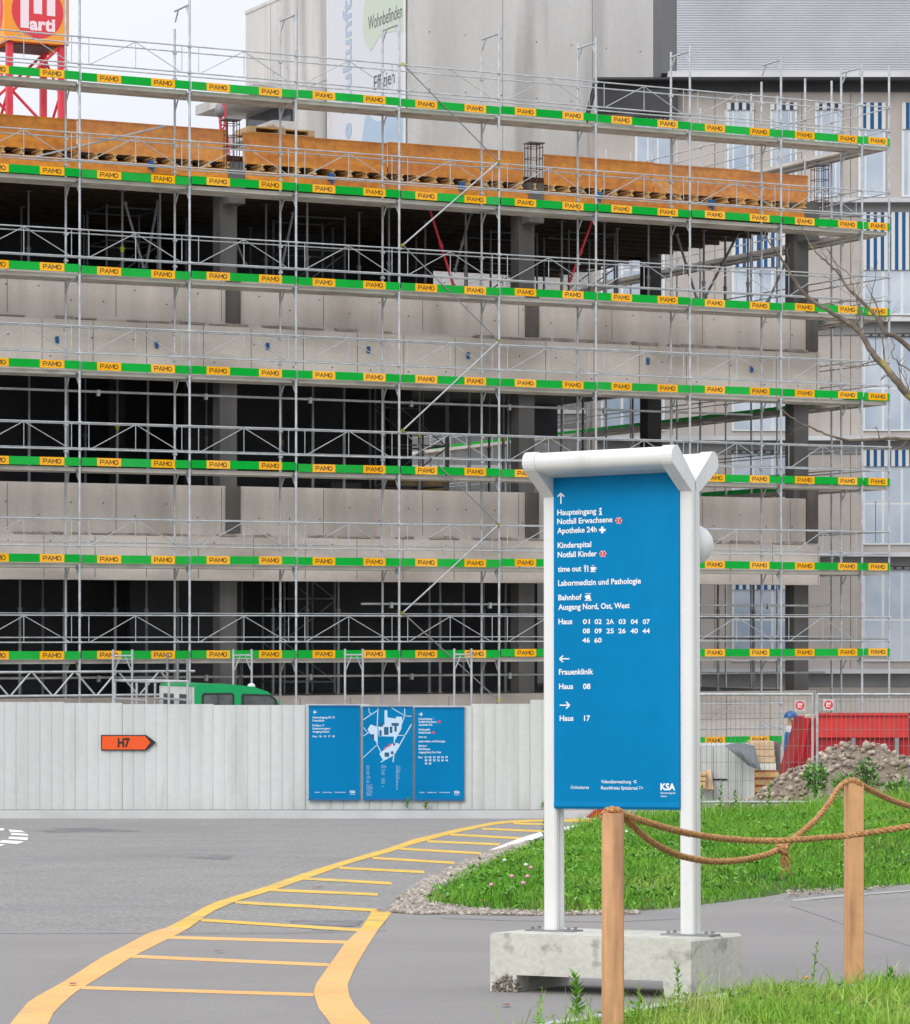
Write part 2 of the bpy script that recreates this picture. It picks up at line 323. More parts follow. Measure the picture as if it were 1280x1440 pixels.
# an overcast sky is brighter overhead than along the horizon
sxyz = nt.nodes.new('ShaderNodeSeparateXYZ'); zr = nt.nodes.new('ShaderNodeMapRange'); zr.inputs['From Min'].default_value = 0.05; zr.inputs['From Max'].default_value = 0.9
zr.inputs['To Min'].default_value = CLOUD * .78; zr.inputs['To Max'].default_value = CLOUD * 1.38
nt.links.new(tcd.outputs['Generated'], sxyz.inputs[0]); nt.links.new(sxyz.outputs['Z'], zr.inputs['Value']); nt.links.new(zr.outputs['Result'], scl.inputs['Scale'])
mxc = nt.nodes.new('ShaderNodeMix'); mxc.data_type = 'RGBA'; mxc.inputs[0].default_value = 0.88
nt.links.new(tcd.outputs['Generated'], cn.inputs['Vector']); nt.links.new(cn.outputs['Fac'], crp.inputs['Fac']); nt.links.new(crp.outputs['Color'], scl.inputs[0])
nt.links.new(hs.outputs['Color'], mxc.inputs[6]); nt.links.new(scl.outputs['Vector'], mxc.inputs[7]); nt.links.new(mxc.outputs[2], bg.inputs['Color'])
bg.inputs['Strength'].default_value = 0.1
sl = bpy.data.lights.new('sun', 'SUN'); sl.energy = 0.6; sl.angle = R(30); sl.color = (1, 0.97, 0.93)
so = bpy.data.objects.new('sun', sl); COL.objects.link(so); so.rotation_euler = (-SUN).to_track_quat('-Z', 'Y').to_euler(); so.location = (0, 0, 30)
vs = SC.view_settings; SC.display_settings.display_device = 'sRGB'; vs.view_transform = 'Standard'; vs.look = 'None'; vs.gamma = 1; vs.exposure = EXPOSURE
SC.cycles.max_bounces = 8; SC.cycles.diffuse_bounces = 4

# ================================================================== ground sheets
def sheet(name, xs, ys, lift, m, zf=gz):
    b = MB(); nx = len(xs); vs_ = [(x, y, zf(y) + lift) for y in ys for x in xs]
    b.add(vs_, [(j * nx + i, j * nx + i + 1, (j + 1) * nx + i + 1, (j + 1) * nx + i) for j in range(len(ys) - 1) for i in range(nx - 1)])
    return tag(b.build(name, m, base=False), kind='structure')
sheet('ground', [-900, -60, 60, 900], [-300, -40, 5, 13.3, 57, 57.001, 400, 1400], -0.05, dirt, lambda y: gz(y) if y < 57 else -1.65)
sheet('road', [-80, 80], [-40, 5, 13.3, 20, 40, 55.4], 0.0, asphalt)
def poly_sheet(name, pts, lift, m):
    b = MB(); b.add([(p[0], p[1], gz(p[1]) + lift) for p in pts], [tuple(range(len(pts)))]); return tag(b.build(name, m, base=False), kind='structure')
YS = 5220 / (1313 - 1057)
poly_sheet('pavement', [(-80, 13.3), (80, 13.3), (80, 26.5), (6, 26.5), G(545, 1281)[:2], (G(548, 1300)[0] - 0.02, YS + .3), (-80, YS)], 0.002, tarmac)
poly_sheet('pavement', [(-80, -40), (80, -40), (80, 13.3), (-80, 13.3)], 0.002, tarmac)
# kerb and footway under the hoarding
b = MB(); z0 = gz(55.4)
b.box((-60, 55.35, z0 - .1), (5.5, 55.55, z0 + .13)); kerb = tag(b.build('kerb', kerbm), kind='structure')
b = MB(); b.box((-60, 55.55, z0 - .1), (5.5, 58, z0 + .125)); tag(b.build('footway', tarmac), kind='structure')
# painted markings -------------------------------------------------
def strip(name, left, right, m, lift=0.004, mi=None):
    def res(p, n=60):
        p = [Vector((*q, 0)) for q in p]; d = [0]
        for a, c in zip(p[:-1], p[1:]): d.append(d[-1] + (c - a).length)
        out = []
        for k in range(n):
            t = d[-1] * k / (n - 1); i = 0
            while i < len(d) - 2 and d[i + 1] < t: i += 1
            out.append(p[i].lerp(p[i + 1], (t - d[i]) / max(1e-9, d[i + 1] - d[i])))
        return out
    A = res(left); B = res(right); b = MB(); n = len(A)
    vs_ = [G(p.x, p.y, lift) for p in A] + [G(p.x, p.y, lift) for p in B]
    for i in range(n - 1):
        b.add([vs_[i], vs_[i + 1], vs_[n + i + 1], vs_[n + i]], [(0, 3, 2, 1)], (1 if mi and (A[i].y + B[i].y) / 2 > mi else 0))
    return tag(b.build(name, m, base=False), kind='structure')
ul = [(15, 1440), (41.5, 1408), (90, 1381.5), (144, 1346.5), (179, 1329), (208, 1313), (236, 1305), (258, 1293), (297.5, 1271), (372, 1248), (429, 1228), (494, 1208), (560, 1189), (573, 1183), (639.5, 1167), (693, 1156.6), (719, 1154), (767, 1152.6), (847, 1151)]
lr = [(68, 1440), (76.5, 1423), (105, 1397), (144, 1373), (186, 1346.5), (243, 1318), (262.5, 1308.5), (297.5, 1283), (332.5, 1268), (385, 1252.5), (437.5, 1234), (494, 1214), (560, 1195.6), (573, 1190), (639.5, 1172), (693, 1160.5), (719, 1157.6), (767, 1155.6), (847, 1153.5)]
ul = [(-8, 1475)] + ul; lr = [(40, 1475)] + lr
strip('walkway_marking', ul, lr, [roadyel, roador], mi=1311)
strip('walkway_marking', [(500, 1475), (464, 1440), (448, 1419), (441, 1397), (445, 1384), (464, 1357.5), (485.5, 1327), (507, 1307), (516, 1294), (523, 1282)],
      [(560, 1475), (520.5, 1440), (499, 1416.5), (491, 1401), (489, 1386), (499, 1362), (516, 1333), (531.5, 1309), (542.5, 1295), (552, 1283)], [roadyel, roador], mi=1311, lift=0.0044)
bars = [(118, 1390, 441, 1400), (188, 1345.7, 463, 1358), (240.6, 1319, 488, 1326), (286.5, 1294.5, 509.6, 1309), (334.6, 1269.5, 531.5, 1281), (380.6, 1252, 531.5, 1258.6), (431, 1236, 551, 1243),
        (481, 1221, 597, 1227), (528, 1207, 639.5, 1214), (565, 1194, 677, 1200.6), (605, 1183.6, 703, 1188), (637, 1174, 738, 1179.7), (682, 1166, 767, 1169.6), (726, 1158.4, 790, 1160), (780, 1154.6, 850, 1156)]
for k, (x0, y0, x1, y1) in enumerate(bars):
    h = 2.3 - 1.1 * k / len(bars)
    strip('walkway_marking', [(x0 - 4, y0 - h), (x1, y1 - h)], [(x0 - 4, y0 + h), (x1, y1 + h)], [roadyel, roador], mi=1311, lift=0.0034)
strip('edge_line', [(687, 1196.4), (732, 1179), (768, 1168.3), (791, 1164.2), (847, 1154.4)], [(703, 1198), (732.5, 1187.5), (768, 1174.4), (791, 1170.5), (847, 1158.6)], roadwh)
# dashed curved marking at the far left
for q in [((-60, 1164), (6, 1165.5), (-60, 1168), (5, 1168.5)), ((12, 1167), (30, 1168.5), (14, 1170), (36, 1171.2)), ((15, 1171.6), (38, 1173.2), (16, 1174.5), (40, 1176)),
          ((14, 1177), (40, 1178.4), (11, 1180), (38, 1182)), ((4, 1182), (34, 1184), (-4, 1185), (24, 1187.5)), ((-30, 1187), (8, 1188), (-50, 1190), (-4, 1191.5))]:
    strip('dashed_marking', [q[0], q[1]], [q[2], q[3]], roadwh)
# pavement seam tape / flush edging by the lawn
strip('edging', [(1113, 1266), (1160, 1261), (1282, 1252), (1420, 1243)], [(1116, 1269), (1160, 1264), (1282, 1254), (1420, 1244)], edgem, lift=0.004)
def blot(px_, py_, rx, ry, m, lift):
    n = 34; q = []
    for k in range(n):
        a = 2 * math.pi * k / n; r_ = 1 + .22 * math.sin(3 * a + px_) + .13 * math.sin(7 * a + py_) + random.uniform(-.07, .07); q.append(G(px_ + rx * r_ * math.cos(a), py_ + ry * r_ * math.sin(a))[:2])
    poly_sheet('road_stain', [tuple(p) for p in q], lift, m)
blot(462, 1301, 46, 7.5, damp, .0030); blot(120, 1168, 60, 3.0, damp, .002); blot(300, 1206, 30, 2.5, damp, .002)
strip('asphalt_joint', [(1112, 1274), (1160, 1290), (1220, 1312), (1290, 1333)], [(1112, 1275.3), (1160, 1291.4), (1220, 1313.5), (1290, 1334.6)], tar, lift=.0034)
strip('asphalt_joint', [(-20, 1313.0), (120, 1312.7), (250, 1313.2), (400, 1312.8), (545, 1309)], [(-20, 1314.1), (120, 1313.6), (250, 1314.2), (400, 1313.7), (545, 1310)], tar, lift=.003)
strip('asphalt_joint', [(620, 1291), (720, 1295), (860, 1297), (980, 1291)], [(620, 1292.2), (720, 1296), (860, 1298), (980, 1292)], tar, lift=.0034)
# ================================================================== lawn bank
edge_px = [(860, 1156), (800, 1168), (752, 1186), (700, 1206), (640, 1236), (606, 1254), (598, 1266), (602, 1273), (640, 1279), (700, 1284), (765, 1286), (850, 1286), (980, 1276.5), (1040, 1266), (1071, 1263), (1107, 1256), (1150, 1254), (1215, 1252), (1282, 1244), (1500, 1232), (1900, 1222)]
edge = [tuple(G(*p)[:2]) for p in edge_px]
lawn_poly = edge + [(13.5, 49), (13.5, 55), (6.6, 53.5), (3.6, 53)]
def lawn_h(x, y):
    x = np.asarray(x, float); y = np.asarray(y, float)
    d = polydist(x, y, edge); t = np.clip(d / 9.0, 0, 1); r = 0.07 * np.clip(d / .8, 0, 1) + 0.62 * (t * t * (3 - 2 * t))
    far = np.clip((y - 48.5) / 3.5, 0, 1); r = r * (1 - 0.75 * far)
    return -SLOPE * (y - 15) + r + 0.03 * np.sin(x * 1.7 + y * .6) * np.clip(d, 0, 1)
b = MB(); nx, ny = 90, 110
gx = np.linspace(-1.4, 13.5, nx); gy = np.linspace(22.0, 55, ny); X, Y_ = np.meshgrid(gx, gy)
ins = inpoly(X.ravel(), Y_.ravel(), lawn_poly); H = lawn_h(X.ravel(), Y_.ravel()); dd = polydist(X.ravel(), Y_.ravel(), edge)
H = np.where(ins, H, -SLOPE * (Y_.ravel() - 15) - 0.012 - 0.03 * np.clip(dd, 0, 1))
vs_ = [(X.ravel()[i], Y_.ravel()[i], H[i]) for i in range(nx * ny)]
b.add(vs_, [(j * nx + i, j * nx + i + 1, (j + 1) * nx + i + 1, (j + 1) * nx + i) for j in range(ny - 1) for i in range(nx - 1) if ins[j * nx + i] or ins[j * nx + i + 1] or ins[(j + 1) * nx + i] or ins[(j + 1) * nx + i + 1]], smooth=True)
tag(b.build('lawn_bank', soil, base=False), kind='structure')
def blades(name, px, py, pz, hmin, hmax, wid, m, lean=0.45, tuft=None):
    n = len(px); h = rng.uniform(hmin, hmax, n) * (tuft if tuft is not None else 1); a = rng.uniform(0, 2 * np.pi, n); wv = rng.uniform(.6, 1.2, n) * wid
    la = rng.uniform(0, 2 * np.pi, n); ln = rng.uniform(.05, lean, n) * h
    base = np.stack([px, py, pz], 1); side = np.stack([np.cos(a) * wv / 2, np.sin(a) * wv / 2, np.zeros(n)], 1); le = np.stack([np.cos(la) * ln, np.sin(la) * ln, np.zeros(n)], 1)
    up = np.zeros((n, 3)); up[:, 2] = h
    v = np.stack([base - side, base + side, base + le * .35 + up * .6 + side * .8, base + le * .35 + up * .6 - side * .8, base + le + up * .97], 1).reshape(-1, 3)
    k = (np.arange(n) * 5)[:, None]
    lv = np.concatenate([k + np.array([[0, 1, 2, 3]]), k + np.array([[3, 2, 4]])], 1).ravel(); lc = np.tile([4, 3], n)
    return numpy_mesh(name, v, lv, lc, m)
N = 420000
sx = rng.uniform(-1.3, 12, N); sy = 22.5 + 31.5 * rng.random(N) ** 1.15
keep = inpoly(sx, sy, lawn_poly) & ((sx < (1285 - HX) * sy / F + 1.2) | (rng.random(N) < .18))
de = polydist(sx, sy, edge); keep &= rng.random(N) < np.clip(de / .25, .4, 1)
sx, sy, de = sx[keep], sy[keep], de[keep]
tf = 0.75 + 0.5 * (np.sin(sx * 2.3 + np.sin(sy * 1.1) * 2) * .5 + .5) * np.clip(de / .7, .3, 1)
tf = tf * np.where((sy > 44.5) & (rng.random(len(sx)) < .22), rng.uniform(1.5, 3.6, len(sx)), 1)
lawn_pts = np.stack([sx, sy], 1); lawn_z = lawn_h(sx, sy)
tag(blades('lawn_grass', sx, sy, lawn_h(sx, sy) - .01, .035, .105, .010, grassm, lean=1.0, tuft=tf), 'green uncut lawn grass on the bank behind the sign', 'grass', kind='stuff')
# near verge -------------------------------------------------------
near_poly = [(0.05, 12.0), (.32, 13.1), (.62, 13.55), (1.36, 14.92), (2.25, 15.5), (3.6, 15.95), (3.6, 12.0)]
b = MB(); b.add([(x, y, gz(y) + .03) for x, y in near_poly], [tuple(range(len(near_poly)))[::-1]]); tag(b.build('verge', soil_n, base=False), kind='structure')
b = MB()
for (x0, y0), (x1, y1) in zip(near_poly[1:4], near_poly[2:5]): b.bar((x0, y0, gz(y0) + .015), (x1, y1, gz(y1) + .015), .07, .06)
tag(b.build('edging', kerbm, base=False), kind='structure')
N = 60000; sx = rng.uniform(0, 3.6, N); sy = rng.uniform(12, 16, N); keep = inpoly(sx, sy, near_poly); sx, sy = sx[keep], sy[keep]
de = polydist(sx, sy, near_poly[:6]); k2 = rng.random(len(sx)) < np.clip(de / .2, .3, 1); sx, sy, de = sx[k2], sy[k2], de[k2]
zz = np.array([gz(y) for y in sy]) + .03
tf = (.7 + .6 * (np.sin(sx * 7 + np.sin(sy * 5) * 2) * .5 + .5)) * np.clip(.55 + sx * .22, .6, 1.15)
ex = rng.uniform(0.1, 2.6, 5000); ey = rng.uniform(12.6, 15.8, 5000); ke = inpoly(ex, ey, near_poly) & (rng.random(5000) < .32); ex, ey = ex[ke], ey[ke]
sx = np.concatenate([sx, ex]); sy = np.concatenate([sy, ey]); zz = np.concatenate([zz, np.array([gz(y) for y in ey]) + .03]); tf = np.concatenate([tf, rng.uniform(1.3, 2.1, len(ex))])
tag(blades('verge_grass', sx, sy, zz, .035, .10, .0048, grassn, lean=.8, tuft=tf), 'bright green grass verge in front of the rope posts', 'grass', kind='stuff')
# gravel -----------------------------------------------------------
ICO = None
def ico():
    t = (1 + 5 ** .5) / 2
    v = np.array([(-1, t, 0), (1, t, 0), (-1, -t, 0), (1, -t, 0), (0, -1, t), (0, 1, t), (0, -1, -t), (0, 1, -t), (t, 0, -1), (t, 0, 1), (-t, 0, -1), (-t, 0, 1)], float) / math.hypot(1, t)
    f = np.array([(0, 11, 5), (0, 5, 1), (0, 1, 7), (0, 7, 10), (0, 10, 11), (1, 5, 9), (5, 11, 4), (11, 10, 2), (10, 7, 6), (7, 1, 8), (3, 9, 4), (3, 4, 2), (3, 2, 6), (3, 6, 8), (3, 8, 9), (4, 9, 5), (2, 4, 11), (6, 2, 10), (8, 6, 7), (9, 8, 1)])
    return v, f
IV, IF = ico()
def stones(name, P3, rad, m, flat=.7):
    n = len(P3); V = IV[None] * (1 + rng.uniform(-.28, .28, (n, 12, 1))) * rng.uniform(.7, 1.3, (n, 1, 3)) * rad[:, None, None]
    V[:, :, 2] *= flat
    a = rng.uniform(0, 6.28, n); c, s = np.cos(a)[:, None], np.sin(a)[:, None]
    x = V[:, :, 0] * c - V[:, :, 1] * s; y = V[:, :, 0] * s + V[:, :, 1] * c
    V = np.stack([x, y, V[:, :, 2]], 2) + P3[:, None, :]
    F_ = (IF[None] + (np.arange(n) * 12)[:, None, None]).reshape(-1)
    return numpy_mesh(name, V.reshape(-1, 3), F_, np.full(n * 20, 3), m)
gpx = [(545, 1284), (556, 1268), (575, 1252), (600, 1238), (640, 1219), (690, 1199.5), (745, 1184), (752, 1188), (704, 1208), (645, 1238), (612, 1254), (604, 1264), (612, 1271), (660, 1279), (765, 1284), (900, 1283), (900, 1286.5), (765, 1288.5), (690, 1288), (640, 1286.5), (590, 1287)]
gpoly = [tuple(G(*p)[:2]) for p in gpx]
N = 90000; sx = rng.uniform(-1, 2.2, N); sy = rng.uniform(22, 43, N); keep = inpoly(sx, sy, gpoly); sx, sy = sx[keep], sy[keep]
rad = (.006 + .018 * rng.random(len(sx)) ** 2.2) * (1 + (sy - 23) * .03)
tag(stones('gravel', np.stack([sx, sy, -SLOPE * (sy - 15) + .004 + rng.uniform(0, .014, len(sx))], 1), rad, stone), 'pale gravel strip between the road and the lawn tip', 'gravel', kind='stuff')
tag(poly_sheet('gravel_bed', [p for p in gpoly], 0.0045, rubbled), kind='structure')
g2 = [tuple(G(*p)[:2]) for p in [(1106, 1257), (1215, 1252.5), (1262, 1248.5), (1240, 1252), (1160, 1259), (1108, 1265)]]
N = 8000; sx = rng.uniform(2, 4.5, N); sy = rng.uniform(24, 29, N); keep = inpoly(sx, sy, g2); sx, sy = sx[keep], sy[keep]
tag(stones('gravel', np.stack([sx, sy, -SLOPE * (sy - 15) + .012 + rng.uniform(0, .02, len(sx))], 1), rng.uniform(.004, .013, len(sx)), stone), 'thin gravel line between the lawn and the right path edge', 'gravel', kind='stuff')
# clover heads, leaves, weeds -------------------------------------
def px_lawn(x, y):               # where the ray through a pixel meets the bank
    for Yv in np.arange(22.5, 52, .05):
        X_ = (x - HX) * Yv / F; z = CZ + (HY - y) * Yv / F
        if inpoly(np.array([X_]), np.array([Yv]), lawn_poly)[0] and z <= lawn_h([X_], [Yv])[0] + .13: return Vector((X_, Yv, float(lawn_h([X_], [Yv])[0])))
    return None
def clover(p, m, label, h=.11):
    b = MB(); b.tube([p, p + Vector((.01, 0, h * .95))], .004, 5, 1); b.sphere(p + Vector((.01, 0, h)), .017, 0, 8, 6, (1, 1, .9))
    for k in range(5):
        a = k * 1.25; b.sphere(p + Vector((.01 +   .012 * math.cos(a), .012 * math.sin(a), h)), .008, 0, 6, 4)
    tag(b.build('clover_flower', [m, leafm]), label, 'flower', 'clover flowers in the lawn')
for x, y, m, l in [(734, 1238, pinkf, 'pink clover flower head near the lawn tip, lowest of the pink ones'), (740, 1229, pinkf, 'pink clover flower head just above the lowest pink one in the lawn'), (718, 1229, pinkf, 'faint pink clover head left of the brighter pair in the lawn'),
                   (689, 1241, pinkf, 'pale mauve clover head nearest the gravel tip of the lawn'), (745, 1217, pinkf, 'pink clover head highest up the lawn tip beside the post'),
                   (708, 1207, whitef, 'white flower cluster at the road edge of the lawn'), (738, 1213, whitef, 'white clover flower below the pink one near the left sign post'),
                   (880, 1167, whitef, 'white flower in the lawn right behind the first rope post')]:
    p = px_lawn(x, y)
    if p: clover(p, m, l)
def fallen(p, label, s=.06):
    b = MB(); a = random.uniform(0, 6); c, s_ = math.cos(a), math.sin(a)
    pts = [(-1, 0, .1), (-.4, .45, .25), (.4, .4, .2), (1, 0, .05), (.4, -.4, .3), (-.4, -.45, .15)]
    b.add([p + Vector(((q[0] * c - q[1] * s_) * s, (q[0] * s_ + q[1] * c) * s, q[2] * s * .4 + .004)) for q in pts], [(0, 1, 2, 3, 4, 5)])
    tag(b.build('fallen_leaf', deadleaf), label, 'leaf', 'fallen leaves')
for x, y, l in [(103, 1387, 'brown leaf lying on the wide yellow line at lower left'), (536, 1283, 'dark leaf on the top end of the right yellow line'), (309, 1341, 'dark leaf fragment on the asphalt between two yellow cross lines'),
                (712, 1417, 'rust coloured leaf on the asphalt below the broken block corner'), (446, 1250, 'small dead leaf on the third yellow cross line from the lawn')]:
    fallen(G(x, y, .008), l, .04 if y > 1300 else .06)
for x, y, l in [(617, 1268, 'red brown leaf at the lawn tip by the gravel'), (680, 1272, 'orange brown leaf in the lawn edge left of the sign post'), (913, 1281, 'reddish leaf at the lawn edge beside the first rope post')]:
    p = px_lawn(x, y)
    if p: fallen(p + Vector((0, 0, .07)), l, .05)
def leaf(b, p, d, s, mi=0):
    d = d.normalized(); sd = d.cross(Vector((0, 0, 1))); sd = sd.normalized() if sd.length > .01 else Vector((1, 0, 0)); n = sd.cross(d)
    b.add([p, p + d * s * .45 + sd * s * .24 + n * s * .06, p + d * s, p + d * s * .45 - sd * s * .24 + n * s * .06, p + d * s * .5 - n * s * .05], [(0, 1, 4), (1, 2, 4), (2, 3, 4), (3, 0, 4)], mi)
def weed(p, h, n, s, label, bend=.1):
    b = MB(); a0 = random.uniform(0, 6); pts = [p + Vector((bend * h * math.cos(a0) * t * t, bend * h * math.sin(a0) * t * t, h * t)) for t in [k / 8 for k in range(9)]]
    b.tube(pts, [.0045 * (1 - .6 * k / 8) for k in range(9)], 5)
    for i in range(n):
        t = .12 + .88 * i / (n - 1); k = min(7, int(t * 8)); q = pts[k].lerp(pts[k + 1], t * 8 - k); a = i * 2.4 + a0
        leaf(b, q, Vector((math.cos(a), math.sin(a), .55 + t * .6)), s * (1.15 - .5 * t) * random.uniform(.8, 1.2))
    return tag(b.build('weed', leafm), label, 'weed', 'weeds along the verge')
for x, y, h, n, s, l in [(1144, 1400, .24, 12, .035, 'tall thin weed with paired leaves left of the second rope post'), (955, 1417, .17, 16, .045, 'leafy weed in front of the right end of the concrete block'),
                         (812, 1446, .20, 30, .06, 'bushy bright green weed left of the first rope post'), (758, 1452, .16, 10, .03, 'slim seed headed weed furthest left along the verge'), (899, 1440, .13, 12, .045, 'low weed just right of the first rope post'),
                         (1250, 1404, .11, 16, .05, 'broad leaved clump at the right edge of the verge')]:
    weed(G(x, y, .02), h, n, s, l)
b = MB(); p = G(1134, 1399, .02); b.tube([p, p + Vector((0, 0, .05))], .002, 4, 1)
for k in range(5): leaf(b, p + Vector((0, 0, .05)), Vector((math.cos(k * 1.26), math.sin(k * 1.26), .9)), .028)
tag(b.build('wild_flower', [pclay, leafm]), 'small orange and yellow flower at the verge beside the tall weed', 'flower')
for k, (x, y, h, l) in enumerate([(792, 1192, .45, 'tall weed at the lawn edge right beside the left sign post'), (764, 1190, .38, 'weed growing just left of the left sign post at the lawn edge'), (985, 1112, .5, 'weed on the crest right of the right sign post'),
                                (1037, 1112, .42, 'weed standing on the crest below the white shed'), (1012, 1113, .55, 'tallest weed on the crest in front of the white shed'), (1080, 1114, .5, 'weed on the crest at the left foot of the rubble heap'),
                                (1270, 1112, .5, 'weed on the crest at the right edge of the photo')]):
    Yv = 47.5 if x > 900 else 33
    X_ = (x - HX) * Yv / F; p = Vector((X_, Yv, float(lawn_h([X_], [Yv])[0]))) if x > 900 else G(x, y + 6)
    b = weed(p, h, 22, .10 if x > 900 else .07, l)
hb_ = MB()
for k in range(2600):
    i = random.randrange(len(lawn_pts)); x, y = lawn_pts[i]; p = Vector((x, y, float(lawn_z[i]) + random.uniform(.02, .07)))
    for j in range(3): a = random.uniform(0, 6.3); leaf(hb_, p, Vector((math.cos(a), math.sin(a), random.uniform(.1, .8))), random.uniform(.03, .075), random.choice((0, 0, 1)))
tag(hb_.build('lawn_herbs', [leafm, bushm], base=False), 'broad leaved herbs and clover between the lawn grass', 'herbs', kind='stuff')
hb_ = MB()
for k in range(420):
    while True:
        x, y = random.uniform(.2, 2.6), random.uniform(12.8, 15.6)
        if inpoly(np.array([x]), np.array([y]), near_poly)[0]: break
    p = Vector((x, y, gz(y) + .03 + random.uniform(.0, .05)))
    for j in range(3): a = random.uniform(0, 6.3); leaf(hb_, p, Vector((math.cos(a), math.sin(a), random.uniform(.1, .7))), random.uniform(.015, .045), random.choice((0, 0, 1)))
tag(hb_.build('verge_herbs', [leafm, bushm], base=False), 'small broad leaved herbs in the grass verge in front', 'herbs', kind='stuff')
def bush(c, r, h, n, label):
    b = MB(); 
    for k in range(4): b.tube([c, c + Vector((random.uniform(-.5, .5) * r, random.uniform(-.5, .5) * r, h * .8))], [.02, .008], 5, 1)
    for k in range(n):
        u = Vector((random.gauss(0, 1), random.gauss(0, 1), random.gauss(0, 1))).normalized() * random.random() ** .4
        q = c + Vector((u.x * r, u.y * r, h * .55 + u.z * h * .5)); leaf(b, q, Vector((random.uniform(-1, 1), random.uniform(-1, 1), random.uniform(-.2, 1))), random.uniform(.07, .14))
    tag(b.build('bush', [bushm, bark]), label, 'bush', 'bushes before the rubble heap')
bush(P(1147, 1121, 49.5), .22, .50, 260, 'round green bush in front of the mesh fence post'); bush(P(1188, 1118, 49.0), .22, .30, 120, 'low green shrub at the foot of the rubble heap'); bush(P(1220, 1114, 50.5), .20, .50, 170, 'upright green bush behind the second rope post'); bush(P(1262, 1122, 48.5), .30, .26, 120, 'low spreading bush at the right end of the rubble heap')
# ================================================================== free-standing wayfinding sign on its concrete block
TH = R(30)
base = Vector((0, 0, 0)); corner = G(972, 1407)
rot = (Matrix.Rotation(-SLOPE, 3, 'X') @ Matrix.Rotation(-TH, 3, 'Z'))
sg = thing('wayfinding_sign', 'tall blue hospital direction sign on two white posts bolted to a concrete block', 'sign', corner, rot)
Mx = ROOTM[sg]; Mi = Mx.inverted()
BL, BD, BH = 1.075, 0.56, 0.284          # local frame: x along the sign (0 = near right corner, negative to the left), y back, z up
b = MB()
foot = .135
prof = [(-BL, 0), (-BL + foot, 0), (-BL + foot + .012, .085), (-foot - .012, .085), (-foot, 0), (0, 0), (0, BH - .012), (-.012, BH), (-BL + .012, BH), (-BL, BH - .012)]
b.prism(prof, (0, 0, 0), (1, 0, 0), (0, 0, 1), (0, BD, 0))
blk = b.build('concrete_block', blockc, sg, local=True)
b = MB()
pts = np.stack([rng.uniform(-BL + .015, -BL + foot + .015, 420), rng.uniform(-.006, .03, 420), np.zeros(420)], 1); pts[:, 2] = rng.random(420) * np.clip(.085 - .5 * np.abs(pts[:, 0] + BL - .1), 0.01, .1)
for p in pts:
    r_ = random.uniform(.004, .013); q_ = Matrix.Rotation(random.uniform(0, 6), 3, 'Y') @ Matrix.Rotation(random.uniform(0, 6), 3, 'X'); s_ = [random.uniform(.5, 1.2) for _ in range(3)]
    b.add([Vector(p) + q_ @ Vector((v[0] * s_[0], v[1] * s_[1], v[2] * s_[2])) * r_ * random.uniform(.7, 1.3) for v in IV], [tuple(f) for f in IF])
b.build('broken_corner', aggregate, blk, local=True)
b = MB()
for (x0, x1) in ((-.19, .0), (-BL + .15, -.19)): pass
b = MB(); gpx_ = [(random.uniform(-.14, 0), -.004, random.random() * .008) for _ in range(50)] + [(0.004, random.random() * BD, random.random() ** 3 * .03) for _ in range(260)]
for p in gpx_: b.sphere(p, random.uniform(.002, .0055), 0, 5, 4)
b.build('moss_line', mat('dry moss', S(120, 96, 60, .6), S(88, 78, 50, .6), scale=30, rough=1), blk, local=True)
def loc(p): return Mi @ p
yc = BD / 2
def on_plane(x, y, yl):             # local coordinates of the photo point on the sign's plane at local depth yl
    return loc(ray_plane(x, y, Mx @ Vector((0, yl, 0)), Mx.to_3x3() @ Vector((0, 1, 0))))
xR = on_plane(971, 1312, yc).x; xL = on_plane(779, 1307, yc).x
ztop = on_plane(971, 683, yc).z; pw, pd = .070, .085
for x in (xL, xR):
    b = MB(); w_, c_ = pw / 2, .008
    for (ya, yb) in ((-pd / 2, -.006), (.006, pd / 2)):      # two half profiles with a dark groove between
        b.prism([(-w_ + c_, ya), (w_ - c_, ya), (w_, ya + c_), (w_, yb), (-w_, yb), (-w_, ya + c_)], (x, yc, BH + .008), (1, 0, 0), (0, 1, 0), (0, 0, ztop - BH - .008))
    b.box((x - w_ + .006, yc - .0065, BH + .008), (x + w_ - .006, yc + .0065, ztop - .002), 1)
    p_ = b.build('post', [white, rubber_seal], sg, local=True)
    b = MB(); b.box((x - .13, yc - .06, BH), (x + .13, yc + .06, BH + .008))
    for sx_ in (-.1, .1):
        for sy_ in (-.035, .035): b.tube([(x + sx_, yc + sy_, BH + .008), (x + sx_, yc + sy_, BH + .022)], .009, 6)
    b.build('base_plate', steel_dull, p_, local=True)
# panel
yp = yc - pd / 2 - .012
pl0 = on_plane(780, 1136, yp); pr0 = on_plane(956, 1140, yp); plt = on_plane(778, 672, yp); prt = on_plane(954, 664, yp)
px0, px1 = (pl0.x + plt.x) / 2, (pr0.x + prt.x) / 2; pz0 = (pl0.z + pr0.z) / 2; pz1 = (plt.z + prt.z) / 2
b = MB(); r_ = .022
prof = [(0.0, pz1 + .012), (0.0, pz0 + .035), (-.004, pz0 + .012), (.006, pz0), (.03, pz0 - .002), (.06, pz0 + .006), (.06, pz1 + .012)]
b.prism([(q[0], q[1]) for q in prof], (px0, yp, 0), (0, 1, 0), (0, 0, 1), (px1 - px0, 0, 0))
pan = b.build('blue_panel', blue, sg, local=True)
ybk = yc + pd / 2 + .012
b = MB(); b.prism([(-q[0], q[1]) for q in prof], (px0, ybk, 0), (0, 1, 0), (0, 0, 1), (px1 - px0, 0, 0)); b.build('rear_panel', blue, sg, local=True)
b = MB(); b.box((px0 + .03, yp + .062, pz0 + .02), (px1 + .035, ybk - .062, pz1)); b.build('core_frame', steel, sg, local=True)
